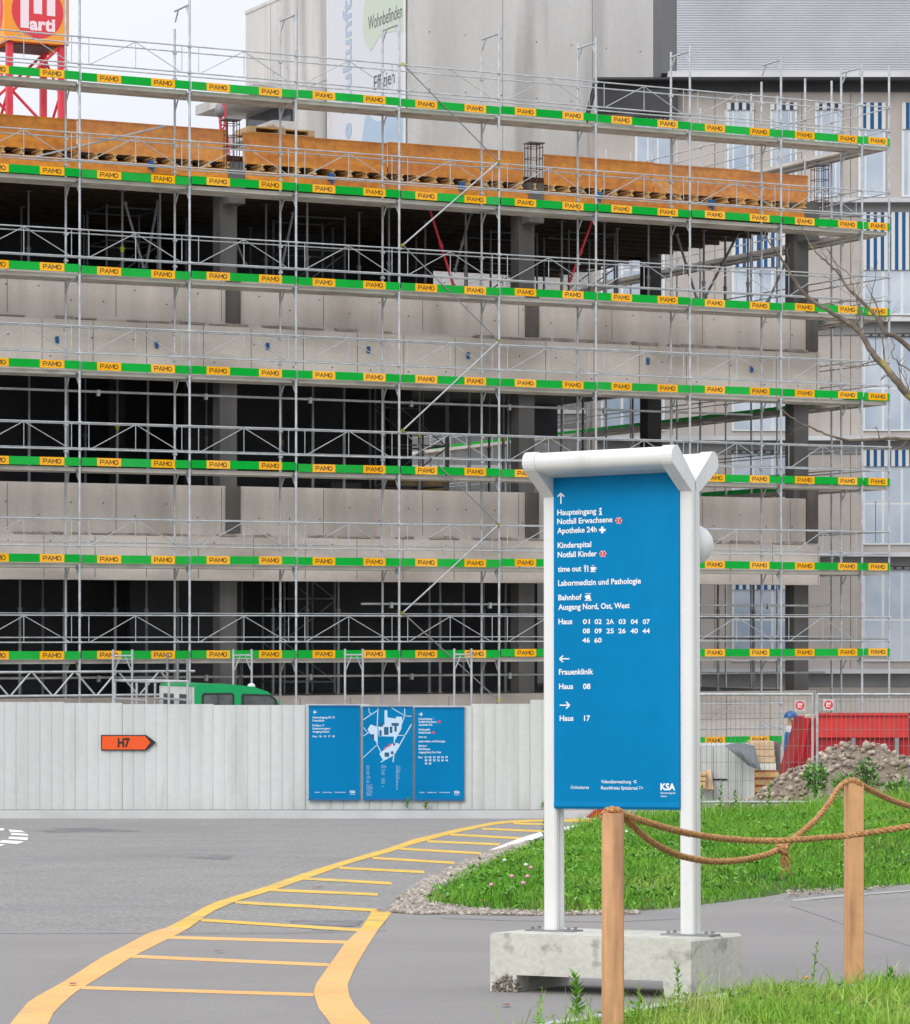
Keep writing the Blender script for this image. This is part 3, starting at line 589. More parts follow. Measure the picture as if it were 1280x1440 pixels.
# lettering
U = Vector((1, 0, 0)); V = Vector((0, 0, 1))
OP = Vector((0, yp - .0016, 0))
def zx(a): return 700 + a / 3.556
def zy(a): return 600 + a / 3.556
tx = MB(); rd = MB()
def line(s, ax0, ax1, abase, acap, dy=0, off=600, bold=.008, tb=None):
    ox, oy = zx(ax0), off + abase / 3.556; ex = zx(ax1)
    a = on_plane(ox, oy, yp); c = on_plane(ex, oy, yp); t = on_plane(ox, oy - acap / 3.556, yp)
    (tb or tx).text(s, OP, U, V, a.x, c.x, a.z, t.z - a.z, bold=bold)
LN = [('Haupteingang', 299, 494, 443, 25), ('Notfall Erwachsene', 299, 575, 488, 25), ('Apotheke 24h', 299, 496, 534, 25), ('Kinderspital', 301, 469, 607, 25), ('Notfall Kinder', 301, 497, 654, 25), ('time out', 302, 419, 726, 25),
      ('Labormedizin und Pathologie', 303, 717, 796, 25), ('Bahnhof', 304, 421, 868, 25), ('Ausgang Nord, Ost, West', 304, 661, 916, 25), ('Haus', 305, 374, 988, 25), ('Frauenklinik', 307, 479, 1240, 25)]
for s, a, c, d, e in LN: line(s, a, c, d, e + 1.5, bold=.022)
for k, row in enumerate([['01', '02', '2A', '03', '04', '07'], ['08', '09', '25', '26', '40', '44'], ['46', '60']]):
    for j, s in enumerate(row):
        x0 = (425, 484, 545, 604, 665, 725)[j]; line(s, x0 + (2 if s[0] == '0' else 0), x0 + 37, 987 + k * 46.5, 23, bold=.02)
for s, a, c, d in [('Haus', 308, 378, 103), ('08', 428, 465, 103), ('Haus', 311, 380, 262), ('17', 433, 463, 262)]: line(s, a, c, d, 26, off=940, bold=.022)
line('Onlinekarte', 366, 457, 602, 15, off=940, bold=.006); line('Videoüberwachung', 518, 668, 574, 16, off=940, bold=.01); line('Rauchfreies Spitalareal', 518, 700, 605, 16, off=940, bold=.01)
line('KSA', 815, 889, 608, 32, off=940, bold=.035); line('Kantonsspital', 816, 889, 627, 9, off=940, bold=.008); line('Aarau', 816, 846, 643, 9, off=940, bold=.008)
def q2(ax, ay, off=600): p = on_plane(zx(ax), off + ay / 3.556, yp); return (p.x, p.z)
def poly(pts, off=600, tb=None, lift=0.0): (tb or tx).add([OP + U * p[0] + V * p[1] + Vector((0, -lift, 0)) for p in [q2(*q, off) for q in pts]], [tuple(range(len(pts)))])
def disc(ax, ay, r, off=600, tb=None, lift=0.0, n=18): poly([(ax + r * math.cos(2 * math.pi * k / n), ay - r * math.sin(2 * math.pi * k / n)) for k in range(n)], off, tb, lift)
def seg(x0, y0, x1, y1, w, off=600, tb=None, lift=0.0):
    d = Vector((x1 - x0, y1 - y0)); l = d.length; nx_, ny_ = -d.y / l * w / 2, d.x / l * w / 2
    poly([(x0 + nx_, y0 + ny_), (x1 + nx_, y1 + ny_), (x1 - nx_, y1 - ny_), (x0 - nx_, y0 - ny_)], off, tb, lift)
for (x0, y0, x1, y1) in ((317, 386, 317, 336), (317.5, 332, 301, 350), (316.5, 332, 333, 350)): seg(x0, y0, x1, y1, 6)
for (x0, y0, x1, y1) in ((314, 1161, 359, 1161), (310, 1161.5, 328, 1145), (310, 1160.5, 328, 1178)): seg(x0, y0, x1, y1, 6)
for (x0, y0, x1, y1) in ((311, 184, 356, 184), (361, 184.5, 343, 167), (361, 183.5, 343, 201)): seg(x0, y0, x1, y1, 6, 940)
# pictograms
disc(515, 411, 6); poly([(508, 420), (520, 420), (520, 437), (524, 437), (524, 442), (507, 442), (507, 437), (512, 437), (512, 425), (508, 425)])
def star(ax, ay):
    disc(ax, ay, 17, lift=0.0)
    for k in range(3):
        a = math.pi * k / 3 + math.pi / 2; seg(ax - 16 * math.cos(a), ay - 16 * math.sin(a), ax + 16 * math.cos(a), ay + 16 * math.sin(a), 9.5, tb=rd, lift=.0012)
    seg(ax, ay - 9, ax, ay + 9, 3.2, lift=.0024)
star(606, 470); star(527, 636)
poly([(518, 500), (530, 500), (530, 511), (541, 511), (541, 522), (530, 522), (530, 533), (518, 533), (518, 522), (508, 522), (508, 511), (518, 511)])
for x_ in (434, 438.5, 443): seg(x_, 692, x_, 706, 2.6)
poly([(432, 704), (445, 704), (441, 712), (441, 727), (436, 727), (436, 712)]); poly([(449, 692), (454, 698), (454, 727), (449.5, 727)])
poly([(465, 702), (489, 702), (487, 716), (482, 721), (471, 721), (467, 716)]); poly([(463, 723), (492, 723), (490, 727), (465, 727)]); seg(489, 704, 495, 707, 3); seg(495, 707, 493, 713, 3); seg(493, 713, 487, 715, 3); seg(473, 698, 475, 691, 2); seg(480, 699, 483, 691, 2)
poly([(436, 847), (458, 839), (464, 846), (466, 862), (440, 866), (444, 856), (438, 854)]); seg(435, 869.5, 470, 869.5, 3); seg(437, 835, 468, 835, 2.4); poly([(462, 858), (470, 862), (468, 866), (458, 866)])
seg(679, 566, 694, 560, 4, 940); seg(684, 571, 696, 570, 3, 940); seg(690, 573, 691, 576, 2, 940)
seg(708, 591, 716, 591, 2.4, 940); seg(712, 597, 708, 604, 2.4, 940); seg(718, 598, 729, 598, 2.6, 940); seg(722, 590, 720, 605, 2, 940)
tx.build('white_lettering', paper, pan, local=True); rd.build('red_emblem', redink, pan, local=True)
# head: two tubes on Y brackets
def y_off(px_, zr=0): return px_
zt = on_plane(940, 640, yc - .2).z - .004; arm = .205
def head(sgn, nm):
    s = sgn; b = MB(); r = .046; yt = yc + s * arm; x0, x1 = xL + .02, xR - .03
    cs = [(yt + s * r * math.cos(a), zt + r * math.sin(a)) for a in [math.pi * k / 12 for k in range(-5, 13)]]   # tube, open towards the panel
    cs += [(yc + s * (arm - .06), zt - .04), (yc + s * (pd / 2 + .016), pz1 + .022), (yc + s * (pd / 2 + .010), pz1 + .004), (yc + s * (pd / 2 + .034), pz1 - .002)]
    b.prism(cs if s < 0 else cs, (x0, 0, 0), (0, 1, 0), (0, 0, 1), (x1 - x0, 0, 0), smooth=True)
    return b.build(nm, white, sg, local=True)
head(-1, 'lamp_housing'); head(1, 'lamp_housing')
for x in (xL, xR):
    b = MB(); w_ = .030
    for s in (-1, 1):
        d = Vector((s * (arm), zt - (ztop + .045))).normalized(); n_ = Vector((-d.y, d.x)); h_ = .040; A = Vector((yc + s * .002, ztop - .012)); B = Vector((yc + s * arm, zt))
        pts = [A + n_ * h_ * .9, A - n_ * h_ * .9] if True else []
        end = [B + (d * math.cos(a) - n_ * math.sin(a) * 1) * .052 for a in [math.pi * (k / 10 - .5) for k in range(11)]]
        end = [B + d * .052 * math.cos(a) + n_ * .052 * math.sin(a) for a in [math.pi * (k / 10 - .5) for k in range(11)]]
        p_ = [A - n_ * h_] + end + [A + n_ * h_]
        p_ = [(q.x, q.y) for q in p_]
        # stop each arm at the centre line so that the two meet in a mitre
        p_ = [((min(q[0], yc - .0008) if s < 0 else max(q[0], yc + .0008)), max(q[1], ztop - .045)) for q in p_]
        off = 0.0 if s < 0 else .0
        b.prism(p_, (x - w_ - .004 if x == xL else x - w_, 0, 0), (0, 1, 0), (0, 0, 1), (2 * w_ + .004, 0, 0))
    b.build('bracket', white, sg, local=True)
dm = on_plane(1003, 766, yc + .14)
b = MB(); c_ = on_plane(975, 766, yc + .15)
dl = Vector((1.0, 0.15, 0)).normalized(); vs_, fs_ = [], []
rr = .098
for i in range(9):
    th = math.pi / 2 * i / 8
    for k in range(20):
        a = 2 * math.pi * k / 20; vs_.append(c_ + dl * rr * .95 * math.cos(th) + Vector((0, 1, 0)) * rr * math.sin(th) * math.cos(a) + Vector((0, 0, 1)) * rr * math.sin(th) * math.sin(a))
for i in range(8):
    for k in range(20): fs_.append((i * 20 + k, (i + 1) * 20 + k, (i + 1) * 20 + (k + 1) % 20, i * 20 + (k + 1) % 20))
b.add(vs_, fs_, 0, True); b.add(vs_[160:180], [tuple(range(20))[::-1]])
b.build('white_dome', white, sg, local=True)
b = MB(); q = on_plane(956, 712, yc); b.tube([(q.x, yc, q.z), (q.x + .03, yc, q.z)], .012, 8); b.tube([(q.x + .012, yc - .03, q.z - .005), (q.x + .012, yc, q.z - .005)], .007, 8); b.build('lock_bolt', steel, sg, local=True)
# ================================================================== rope posts and ropes
def rope_post(cx, ybase, top, label, w=.08, Yv=None, ang=.3):
    g = G(cx, ybase) if Yv is None else Vector(((cx - HX) * Yv / F, Yv, gz(Yv)))
    zt_ = CZ + (HY - top) * g.y / F; b = MB(); h = w / 2; c, s = math.cos(ang), math.sin(ang); X1, Y1 = Vector((c, s, 0)), Vector((-s, c, 0)); e = .006
    pl = [(-h + e, -h), (h - e, -h), (h, -h + e), (h, h - e), (h - e, h), (-h + e, h), (-h, h - e), (-h, -h + e)]
    b.prism(pl, g - Vector((0, 0, .25)), X1, Y1, Vector((0, 0, zt_ - g.z + .25)))
    tag(b.build('rope_post', post_w), label, 'post', 'square timber rope posts'); return g, zt_
gA, zA = rope_post(862, 1461, 1143, 'square timber rope post standing in front of the blue sign', ang=.12)
gB, zB = rope_post(1201, 1397, 1101, 'square timber rope post further right, its foot in the verge grass', w=.078, ang=.2)
gC, zC = rope_post(1420, 0, 1128, 'timber rope post beyond the right edge of the photo, nearer the camera', Yv=14.2)
gD, zD = rope_post(1420, 0, 1118, 'timber rope post beyond the right edge of the photo, farther back', Yv=17.2)
def rope(pts, label, r=.0145, tail=None):
    # smooth the control points (Catmull-Rom) then lay three strands round the line
    P_ = [Vector(p) for p in pts]; fine = []
    for i in range(len(P_) - 1):
        p0, p1, p2, p3 = P_[max(0, i - 1)], P_[i], P_[i + 1], P_[min(len(P_) - 1, i + 2)]
        n = max(4, int((p2 - p1).length / .012))
        for k in range(n):
            t = k / n; fine.append(.5 * ((2 * p1) + (p2 - p0) * t + (2 * p0 - 5 * p1 + 4 * p2 - p3) * t * t + (3 * p1 - p0 - 3 * p2 + p3) * t ** 3))
    fine.append(P_[-1]); b = MB(); d = 0
    strands = [[], [], []]
    for i, p in enumerate(fine):
        t = (fine[min(i + 1, len(fine) - 1)] - fine[max(i - 1, 0)]).normalized(); u = t.cross(Vector((0, 1, .3))).normalized(); v = t.cross(u)
        if i: d += (fine[i] - fine[i - 1]).length
        for k in range(3):
            a = d * 2 * math.pi / .085 + k * 2.0944; strands[k].append(p + (u * math.cos(a) + v * math.sin(a)) * r * .52)
    for st in strands: b.tube(st, [r * .56 * random.uniform(.92, 1.08) for _ in st], 6)
    for i in range(0, len(fine) - 1):                        # loose coir fibres
        for _ in range(3):
            dv = Vector((random.gauss(0, 1), random.gauss(0, 1), random.gauss(0, 1))).normalized(); q = fine[i] + dv * r * .8
            tv = (fine[i + 1] - fine[i]).normalized(); e_ = q + tv * random.uniform(-.02, .02) + dv * random.uniform(.004, .014); sd = dv.cross(tv) * .0007
            b.add([q - sd, q + sd, e_], [(0, 1, 2)])
    if tail:
        for k in range(14):
            e_ = Vector(tail) + Vector((random.uniform(-.015, .055), random.uniform(-.02, .02), -random.uniform(.06, .15))); b.tube([Vector(tail) + Vector((random.uniform(-.012, .012), random.uniform(-.012, .012), 0)), e_ * .5 + Vector(tail) * .5 + Vector((random.uniform(-.012, .012), 0, 0)), e_], [.004, .003, .0015], 4)
        for k in range(2): b.tube([Vector(tail) + Vector((.022 * math.cos(t_) * (1 if k else .9), -.008 + .02 * math.sin(t_), .010 * math.sin(2 * t_) - .01 + .014 * k)) for t_ in [6.283 * j / 12 for j in range(13)]], .010, 6)
    tag(b.build('rope', ropem), label, 'rope', 'coir ropes'); return fine
YA = gA.y; YB = gB.y
def PY(x, y, t, Y0=YA, Y1=YB): return P(x, y, Y0 + (Y1 - Y0) * t)
rope([PY(848, 1151, 0, YA + .03), PY(852, 1141, 0, YA), P(866, 1139, YA - .02), PY(882, 1147, .02), PY(915, 1158, .1), PY(965, 1171.5, .25), PY(1020, 1179.5, .4), PY(1070, 1182.5, .5), P(1120, 1181, YA + .5 * (YB - YA) + .05), P(1180, 1176.5, 14.45), P(1235, 1169, 14.35), P(1290, 1160, 14.28), P(1350, 1147, 14.2), P(1420, 1127, 14.2), P(1430, 1132, 14.25)], 'fuzzy brown rope sagging in front of the second post and off to the right')
knot = PY(1100, 1192, .68)
rope([P(862, 1146, YA + .02), P(872, 1146, YA + .05), PY(884, 1156, .06), PY(915, 1183, .16), PY(955, 1203, .32), PY(1000, 1211.5, .46), PY(1040, 1210, .56), PY(1075, 1203, .64), knot, PY(1118, 1178, .73), PY(1145, 1155, .83), PY(1165, 1131, .9), PY(1180, 1108, .96), P(1192, 1099, YB - .03), P(1203, 1098, YB - .03), P(1214, 1105, YB), P(1240, 1119, YB + .3), P(1270, 1131, YB + .6), P(1310, 1139, YB + .95), P(1360, 1134, YB + 1.4), P(1418, 1117, 17.2), P(1428, 1122, 17.25)], 'fuzzy brown rope with a frayed knot rising over the second post', tail=knot)
# ================================================================== scaffolding in its own frame: x along the facade, y into the building, z up from the site ground
AL = R(26.6); GZ = -1.65
P0 = Vector((-528 * 66.37 / F, 66.37, GZ)); FR = Matrix.Rotation(AL, 3, 'Z')
def rel(h): return h + CZ - GZ                   # height over eye level -> height over the site ground
BAY = 2.45; SX = [BAY * k for k in range(-2, 8)] + [19.39, 20.15]; NI = .85
sc = thing('scaffolding', 'grey tube scaffolding with green and yellow toe boards wrapping the concrete shell', 'scaffolding', P0, FR)
TOE = {k: rel(-.53 + 2 * k) for k in range(-1, 7)}
TOPZ = rel(13.3)
def lifts(i): return range(-1 if 4 <= i <= 6 else 0, 7)
rT = .027
def standard(x, y, top=TOPZ, par=None):
    b = MB(); b.tube([(x, y, 0.02), (x, y, top)], rT, 8)
    for k in range(0, 8):
        z = TOE[0] - .12 + 2 * k
        if z < top: b.tube([(x, y, z - .05), (x, y, z + .05)], .036, 8)
    for k in range(-1, 7):
        z = TOE[k] + .82; b.box((x - .04, y - .045, z - .025), (x + .04, y + .03, z + .025)); b.box((x - .04, y - .045, z - .58), (x + .04, y + .03, z - .535))
    b.box((x - .08, y - .08, 0), (x + .08, y + .08, .02))
    return b.build('standard', steel, par or sc, local=True)
for i, x in enumerate(SX):
    standard(x, 0, TOPZ)
    if x < 20: standard(x - (.02 if x == 19.39 else 0), NI, TOPZ if i % 3 else TOPZ - .5)
# transoms with gussets under every deck, and the open frame heads at the top
def transom(x, z, y0=0, y1=NI):
    b = MB(); b.tube([(x, y0, z), (x, y1, z)], .022, 6)
    b.bar((x, y0 + .03, z - .24), (x, y0 + .2, z - .02), .03, .02); b.bar((x, y1 - .03, z - .24), (x, y1 - .2, z - .02), .03, .02)
    b.add([(x - .004, y0 + .02, z - .02), (x - .004, y0 + .14, z - .02), (x - .004, y0 + .02, z - .16)], [(0, 1, 2)]); return b
tr = transom(0, 0).build('transom', steel, sc, local=True); first = True
for k in range(-1, 8):
    for i, x in enumerate(SX[:-1]):
        if (k == -1 and not 5 <= i <= 9) or (k == 7 and i < 3): continue
        z = (TOE[k] - .16) if k < 7 else TOPZ - .12
        if first: tr.location = (x, 0, z); first = False
        else: c = copy_tree(tr, sc); c.location = (x, 0, z)
# decks
def deck(l, name='deck', par=None):
    b = MB(); b.box((.04, .05, -.05), (l - .04, .42, .0)); b.box((.04, .435, -.05), (l - .04, .80, .0))
    for y in (.05, .395, .435, .775): b.box((.04, y, -.085), (l - .04, y + .025, -.05))
    for x in (.04, l - .07): b.box((x, .05, -.08), (x + .03, .80, -.05))
    return b.build(name, deckm, par or sc, local=True)
def pamo(b, x0, z0, w, h):
    def st(x, z, pts, lw, k):
        for (xa, za), (xb, zb) in zip(pts[:-1], pts[1:]):
            A = Vector((x + xa, 0, z + za)); B = Vector((x + xb, 0, z + zb)); d = (B - A).normalized() * lw * .5; n = Vector((-d.z, 0, d.x)); y = Vector((0, -.0712 - .0003 * k, 0))
            b.add([A - d - n + y, B + d - n + y, B + d + n + y, A - d + n + y], [(0, 1, 2, 3)], 1); k += 1
    lw = .0165; e = lw / 2; q = h - lw; lw2 = w * .19; z = z0 + e
    st(x0 + e, z, [(0, 0), (0, q), (lw2 * .75, q), (lw2, q * .86), (lw2, q * .58), (lw2 * .75, q * .44), (0, q * .44)], lw, 0)
    st(x0 + w * .265, z, [(0, 0), (w * .105, q), (w * .21, 0)], lw, 0); st(x0 + w * .265, z, [(w * .045, q * .3), (w * .165, q * .3)], lw * .8, 4)
    st(x0 + w * .53, z, [(0, 0), (0, q), (w * .105, q * .3), (w * .21, q), (w * .21, 0)], lw, 0)
    st(x0 + w * .88, z + q / 2, [(w * .095 * math.cos(a), q * .5 * math.sin(a)) for a in [6.2832 * j / 12 for j in range(13)]], lw, 0)
def toe(l, plates, seam=None):
    b = MB(); b.box((.025, -.065, -.085), (l - .025, -.035, .085)); o = b.build('toe_board', green, sc, local=True)
    for c in plates:
        b = MB(); hw = .265; b.box((c - hw, -.070, -.0845), (c + hw, -.0655, .0845)); pamo(b, c - .20, -.05, .40, .10)
        b.build('plate', [yellow, ink], o, local=True)
    return o
def guard(l):
    b = MB(); r = .0165; t, m_ = .90, .34
    b.tube([(0, 0, t), (l, 0, t)], r, 6); b.tube([(0, 0, m_), (l, 0, m_)], r, 6)
    for x in (.19, l / 2, l - .19): b.tube([(x, 0, m_), (x, 0, t)], .009, 5)
    b.tube([(.21, 0, m_), (l / 2, 0, t - .01)], .010, 5); b.tube([(l - .21, 0, m_), (l / 2, 0, t - .01)], .010, 5)
    return b.build('guard_rail', steel, sc, local=True)
def rails(l):
    b = MB(); b.tube([(0, 0, .93), (l, 0, .93)], .016, 6); b.tube([(0, 0, .42), (l, 0, .42)], .016, 6); return b.build('inner_rail', steel, sc, local=True)
dk, ta, gd, rl = deck(BAY), toe(BAY, [BAY * .255, BAY * .745]), guard(BAY), rails(BAY)
dk2, tb_, gd2, rl2 = deck(2.24), toe(2.24, [2.24 * .27, 2.24 * .80]), guard(2.24), rails(2.24)
used = set()
def place(o, loc, rz=0.0):
    if o.name in used: c = copy_tree(o, o.parent)
    else: c = o; used.add(o.name)
    c.location = loc; c.rotation_euler = (0, 0, rz)
    if c.name.startswith('toe_board') and o.parent is sc: c.rotation_euler = (random.gauss(0, .02), random.gauss(0, .0022), 0)
    return c
for i in range(-2, 8):
    x = BAY * i if i < 7 else 17.15; last = i == 7
    for k in (lifts(i) if not last else range(0, 7)):
        z = TOE[k]; dz = random.uniform(-.012, .012)
        place(dk2 if last else dk, (x, 0, z - .1)); place(tb_ if last else ta, (x, 0, z + dz)); place(gd2 if last else gd, (x, -.035, z - .08))
        if k in (6, 4, 2) or (k == 5 and i % 2): place(rl2 if last else rl, (x, NI - .03, z - .08))
        elif k != -1: place(rl2 if last else rl, (x, NI - .03, z - .06))
# corner bay and the return along the right flank
ce = toe(.76, [.40]); dk3 = deck(.76)
for k in range(0, 7):
    place(ce, (19.39, 0, TOE[k])); place(dk3, (19.39, 0, TOE[k] - .1))
b = MB()
for k in range(0, 7):
    for h in (.82, .26): b.tube([(19.39, -.035, TOE[k] + h), (20.15, -.035, TOE[k] + h)], .016, 6)
b.build('guard_rail', steel, sc, local=True)
s2 = thing('side_scaffolding', 'tube scaffolding run receding along the right flank of the concrete shell', 'scaffolding', P0, FR)
for j in range(1, 11):
    for x in (19.39, 20.15): standard(x, .0 + BAY * j, TOPZ - (.0 if j < 4 else .4), s2)
dkr = deck(BAY, par=s2); tor = MB(); tor.box((.025, .035, -.085), (BAY - .025, .065, .085)); tor = tor.build('toe_board', green, s2, local=True)
b = MB(); 
for h in (.9, .38):
    for y in (0, .82): b.tube([(0, y, h), (BAY, y, h)], .016, 6)
rr_ = b.build('guard_rail', steel, s2, local=True)
for j in range(0, 10):
    for k in range(0, 7):
        y = BAY * j + (.0 if j else .06)
        place(dkr, (20.17, y, TOE[k] - .1), R(90)); place(rr_, (20.18, y, TOE[k] - .08), R(90))
        if k in (2, 3, 4): place(tor, (20.26, y, TOE[k]), R(90))
# zig-zag facade brace in the middle bay
zs = [(7.40, 12.3), (9.75, 10.33), (7.40, 8.36), (9.75, 6.37), (7.40, 4.33), (9.75, 2.31), (7.40, .36), (9.75, -1.57)]
for (a, c) in zip(zs[:-1], zs[1:]):
    b = MB(); A, B = Vector((a[0], -.075, rel(a[1]))), Vector((c[0], -.075, rel(c[1]))); b.tube([A, B], .018 if c[0] < a[0] else .014, 8)
    for q in (A, B): b.box(q - Vector((.026, .03, .03)), q + Vector((.026, .05, .03)), 1)
    b.build('brace', [steel if c[0] < a[0] else steel_dull, lime], sc, local=True)
b = MB(); b.tube([(-.6, 1.0, rel(9.9)), (2.2, .7, rel(10.7))], .022, 8); b.build('brace', steel, sc, local=True)
for (x0, x1, h, y) in ((-7.3, 17.0, 5.02, 1.02), (6.9, 19.2, .56, 1.0), (-7.3, 19.0, -1.02, 1.0)):
    b = MB(); b.tube([(x0, y, rel(h)), (x1, y, rel(h))], .026, 8)
    for i in range(int((x1 - x0) / BAY)): b.box((x0 + .7 + i * BAY, y - .05, rel(h) - .09), (x0 + .76 + i * BAY, y + .04, rel(h) + .04))
    b.build('tie_tube', steel, sc, local=True)
# lattice girder low on the left and the four head frames over the hoarding
b = MB(); zt_, zb_ = rel(-.88), rel(-1.37)
for z in (zt_, zb_): b.tube([(-7.3, -.16, z), (2.5, -.16, z)], .026, 8)
x = -7.2; up = True
while x < 2.0:
    b.tube([(x, -.16, zb_ if up else zt_), (x + .44, -.16, zt_ if up else zb_)], .02, 6); x += .47 if up else .47; up = not up
b.build('lattice_girder', steel, sc, local=True)
for x in (.58, 3.27, 5.86, 8.48):
    b = MB(); 
    for dx in (0, .42): b.tube([(x + dx, -.42, 0), (x + dx, -.42, rel(-.42))], .026, 8)
    b.tube([(x, -.42, rel(-.55)), (x + .42, -.42, rel(-.55))], .022, 6); b.tube([(x, -.42, rel(-.62)), (x + .42, -.42, rel(-.62))], .012, 6)
    b.bar((x + .02, -.42, rel(-.86)), (x + .15, -.42, rel(-.58)), .03, .02); b.bar((x + .40, -.42, rel(-.86)), (x + .27, -.42, rel(-.58)), .03, .02)
    b.build('head_frame', steel, sc, local=True)
b = MB()
for x in (1.75, 1.98, 2.2): b.tube([(x, -.5, 0), (x, -.5, rel(-.5 - .12 * (x > 1.8)))], .03, 6)
b.tube([(1.6, -.5, rel(-1.15)), (2.3, -.5, rel(-1.15))], .025, 6); b.build('stair_tower_post', steel_dull, sc, local=True)

# ================================================================== concrete shell under construction
sh = thing('building_shell', 'unfinished concrete building with open storeys and orange formwork along its roof edge', 'building', P0, FR)
FN = 1.2; X0, X1 = -9.5, 18.99; DEP = 13.0
def part(nm, m, fn, parent=None):
    b = MB(); fn(b); return b.build(nm, m, parent or sh, local=True)
for (zt, zl, zb) in ((7.58, 6.60, 5.36), (3.10, 2.05, 1.05)):
    zt, zl, zb = rel(zt), rel(zl), rel(zb)
    up = part('parapet_wall', conc_b, lambda b: b.box((X0, FN + .09, zl - .02), (X1 - .33, FN + .32, zt)))
    lo = part('edge_beam', conc, lambda b: b.prism([(FN, zb), (FN + .4, zb), (FN + .4, zl), (FN + .10, zl), (FN, zl - .06)], (X0, 0, 0), (0, 1, 0), (0, 0, 1), (X1 - X0, 0, 0)))
    part('floor_slab', conc_i, lambda b: b.box((X0, FN + .41, zb + .75), (X1 - .1, FN + DEP, zb + 1.1)))
    b = MB()                                             # mortar ridge left along the construction joint
    x = X0
    while x < X1 - .6:
        l = random.uniform(.08, .7); h_ = random.uniform(.008, .05)
        if random.random() < .75: b.box((x, FN + random.uniform(-.012, .02), zl - .03 - h_ * .4), (x + l, FN + .098, zl - .02 + h_))
        x += l * random.uniform(.6, 1.3)
    b.build('mortar_ridge', mortar, lo, local=True)
    b = MB()                                             # formwork joints and tie holes
    for k in range(24):
        x = X0 + .6 + k * 1.21 + random.uniform(-.08, .08); b.box((x, FN - .003, zb + .05), (x + .012, FN + .01, zl - .07))
    b.build('formwork_joint', joint, lo, local=True)
    b = MB()
    for k in range(13): x = X0 + 1.1 + k * 2.42; b.box((x, FN + .086, zl + .05), (x + .011, FN + .1, zt - .03))
    for k in range(40): x = X0 + .4 + k * .72; z = zl + random.choice((.35, .62)) ; b.box((x, FN + .084, z), (x + .03, FN + .1, z + .03))
    b.build('formwork_joint', joint, up, local=True)
    b = MB()
    for k in range(30): x = X0 + .9 + k * .93; z = zb + random.choice((.35, .38, .8)); b.box((x, FN - .004, z), (x + .028, FN + .01, z + .028))
    b.build('tie_hole', black, lo, local=True)
    for x in (3.97, 11.30): part('column_foot', conc_w, lambda b: b.box((x - .17, FN + .05, zl + .03), (x + .17, FN + .12, zt - .002)))
    part('column_foot', conc_w, lambda b: b.box((18.67, FN + .05, zl + .001), (18.985, FN + .3, zt + .3)))
for i, (px_, py_) in enumerate(((80, 478), (220, 485), (376, 487), (518, 492), (658, 500), (911, 508), (1057, 519))):
    q = ROOTM[sh].inverted() @ ray_plane(px_, py_, ROOTM[sh] @ Vector((0, FN, 0)), FR @ Vector((0, 1, 0)))
    part('blue_socket', helm, lambda b: (b.box((q.x - .035, FN - .03, q.z - .075), (q.x + .035, FN + .01, q.z + .075)), b.box((q.x - .05, FN - .04, q.z - .0), (q.x + .01, FN - .028, q.z + .05))))
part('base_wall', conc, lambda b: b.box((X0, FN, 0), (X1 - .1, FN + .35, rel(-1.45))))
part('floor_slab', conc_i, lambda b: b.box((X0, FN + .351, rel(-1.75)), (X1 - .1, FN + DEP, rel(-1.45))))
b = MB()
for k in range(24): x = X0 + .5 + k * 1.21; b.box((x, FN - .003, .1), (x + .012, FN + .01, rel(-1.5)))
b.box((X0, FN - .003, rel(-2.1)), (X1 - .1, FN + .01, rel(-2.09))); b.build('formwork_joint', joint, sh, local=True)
# columns and interior walls with shade in their colour
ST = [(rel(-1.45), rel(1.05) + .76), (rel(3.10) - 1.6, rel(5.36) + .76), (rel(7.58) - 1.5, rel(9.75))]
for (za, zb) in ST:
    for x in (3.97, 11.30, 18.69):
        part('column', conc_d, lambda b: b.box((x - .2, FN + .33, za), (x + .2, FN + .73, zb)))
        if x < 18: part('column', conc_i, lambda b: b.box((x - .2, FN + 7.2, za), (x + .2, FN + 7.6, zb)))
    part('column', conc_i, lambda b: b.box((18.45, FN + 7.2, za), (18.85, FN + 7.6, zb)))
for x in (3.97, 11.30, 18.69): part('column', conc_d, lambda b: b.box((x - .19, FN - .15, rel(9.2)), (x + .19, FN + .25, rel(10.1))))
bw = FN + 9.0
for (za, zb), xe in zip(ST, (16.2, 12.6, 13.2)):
    part('shade_wall', wall_shade, lambda b: b.box((X0, bw, za), (xe, bw + .25, zb)))
    part('shade_wall', wall_shade, lambda b: b.box((-2.5 if za > 6 else -6, bw - 1.5, za), (2.8, bw - 1.3, zb)))
    part('shade_wall', wall_shade, lambda b: b.box((5.4, bw - 2.5, za), (9.6, bw - 2.3, zb)))
    part('end_wall', wall_shade, lambda b: b.box((X0, FN + .45, za), (X0 + .25, bw, zb)))
part('shade_wall', wall_shade, lambda b: b.box((2.9, FN + 3.5, ST[0][0]), (5.6, FN + 3.7, ST[0][1])))
part('shade_wall', wall_shade, lambda b: b.box((7.2, FN + 4.5, rel(.25)), (11.8, FN + 4.6, ST[0][1])))
part('shade_wall', wall_shade, lambda b: b.box((X0, FN + 5.2, ST[0][0]), (11.8, FN + 5.4, ST[0][1])))
# added dark strip as far soffit shade, then a partition
part('shade_wall', wall_shade, lambda b: b.box((12.7, FN + DEP - .3, rel(5.25)), (18.8, FN + DEP - .1, rel(5.36) + .76)))
part('partition', conc, lambda b: b.box((13.0, FN + 12.4, ST[1][0]), (15.2, FN + 12.6, rel(3.9))))
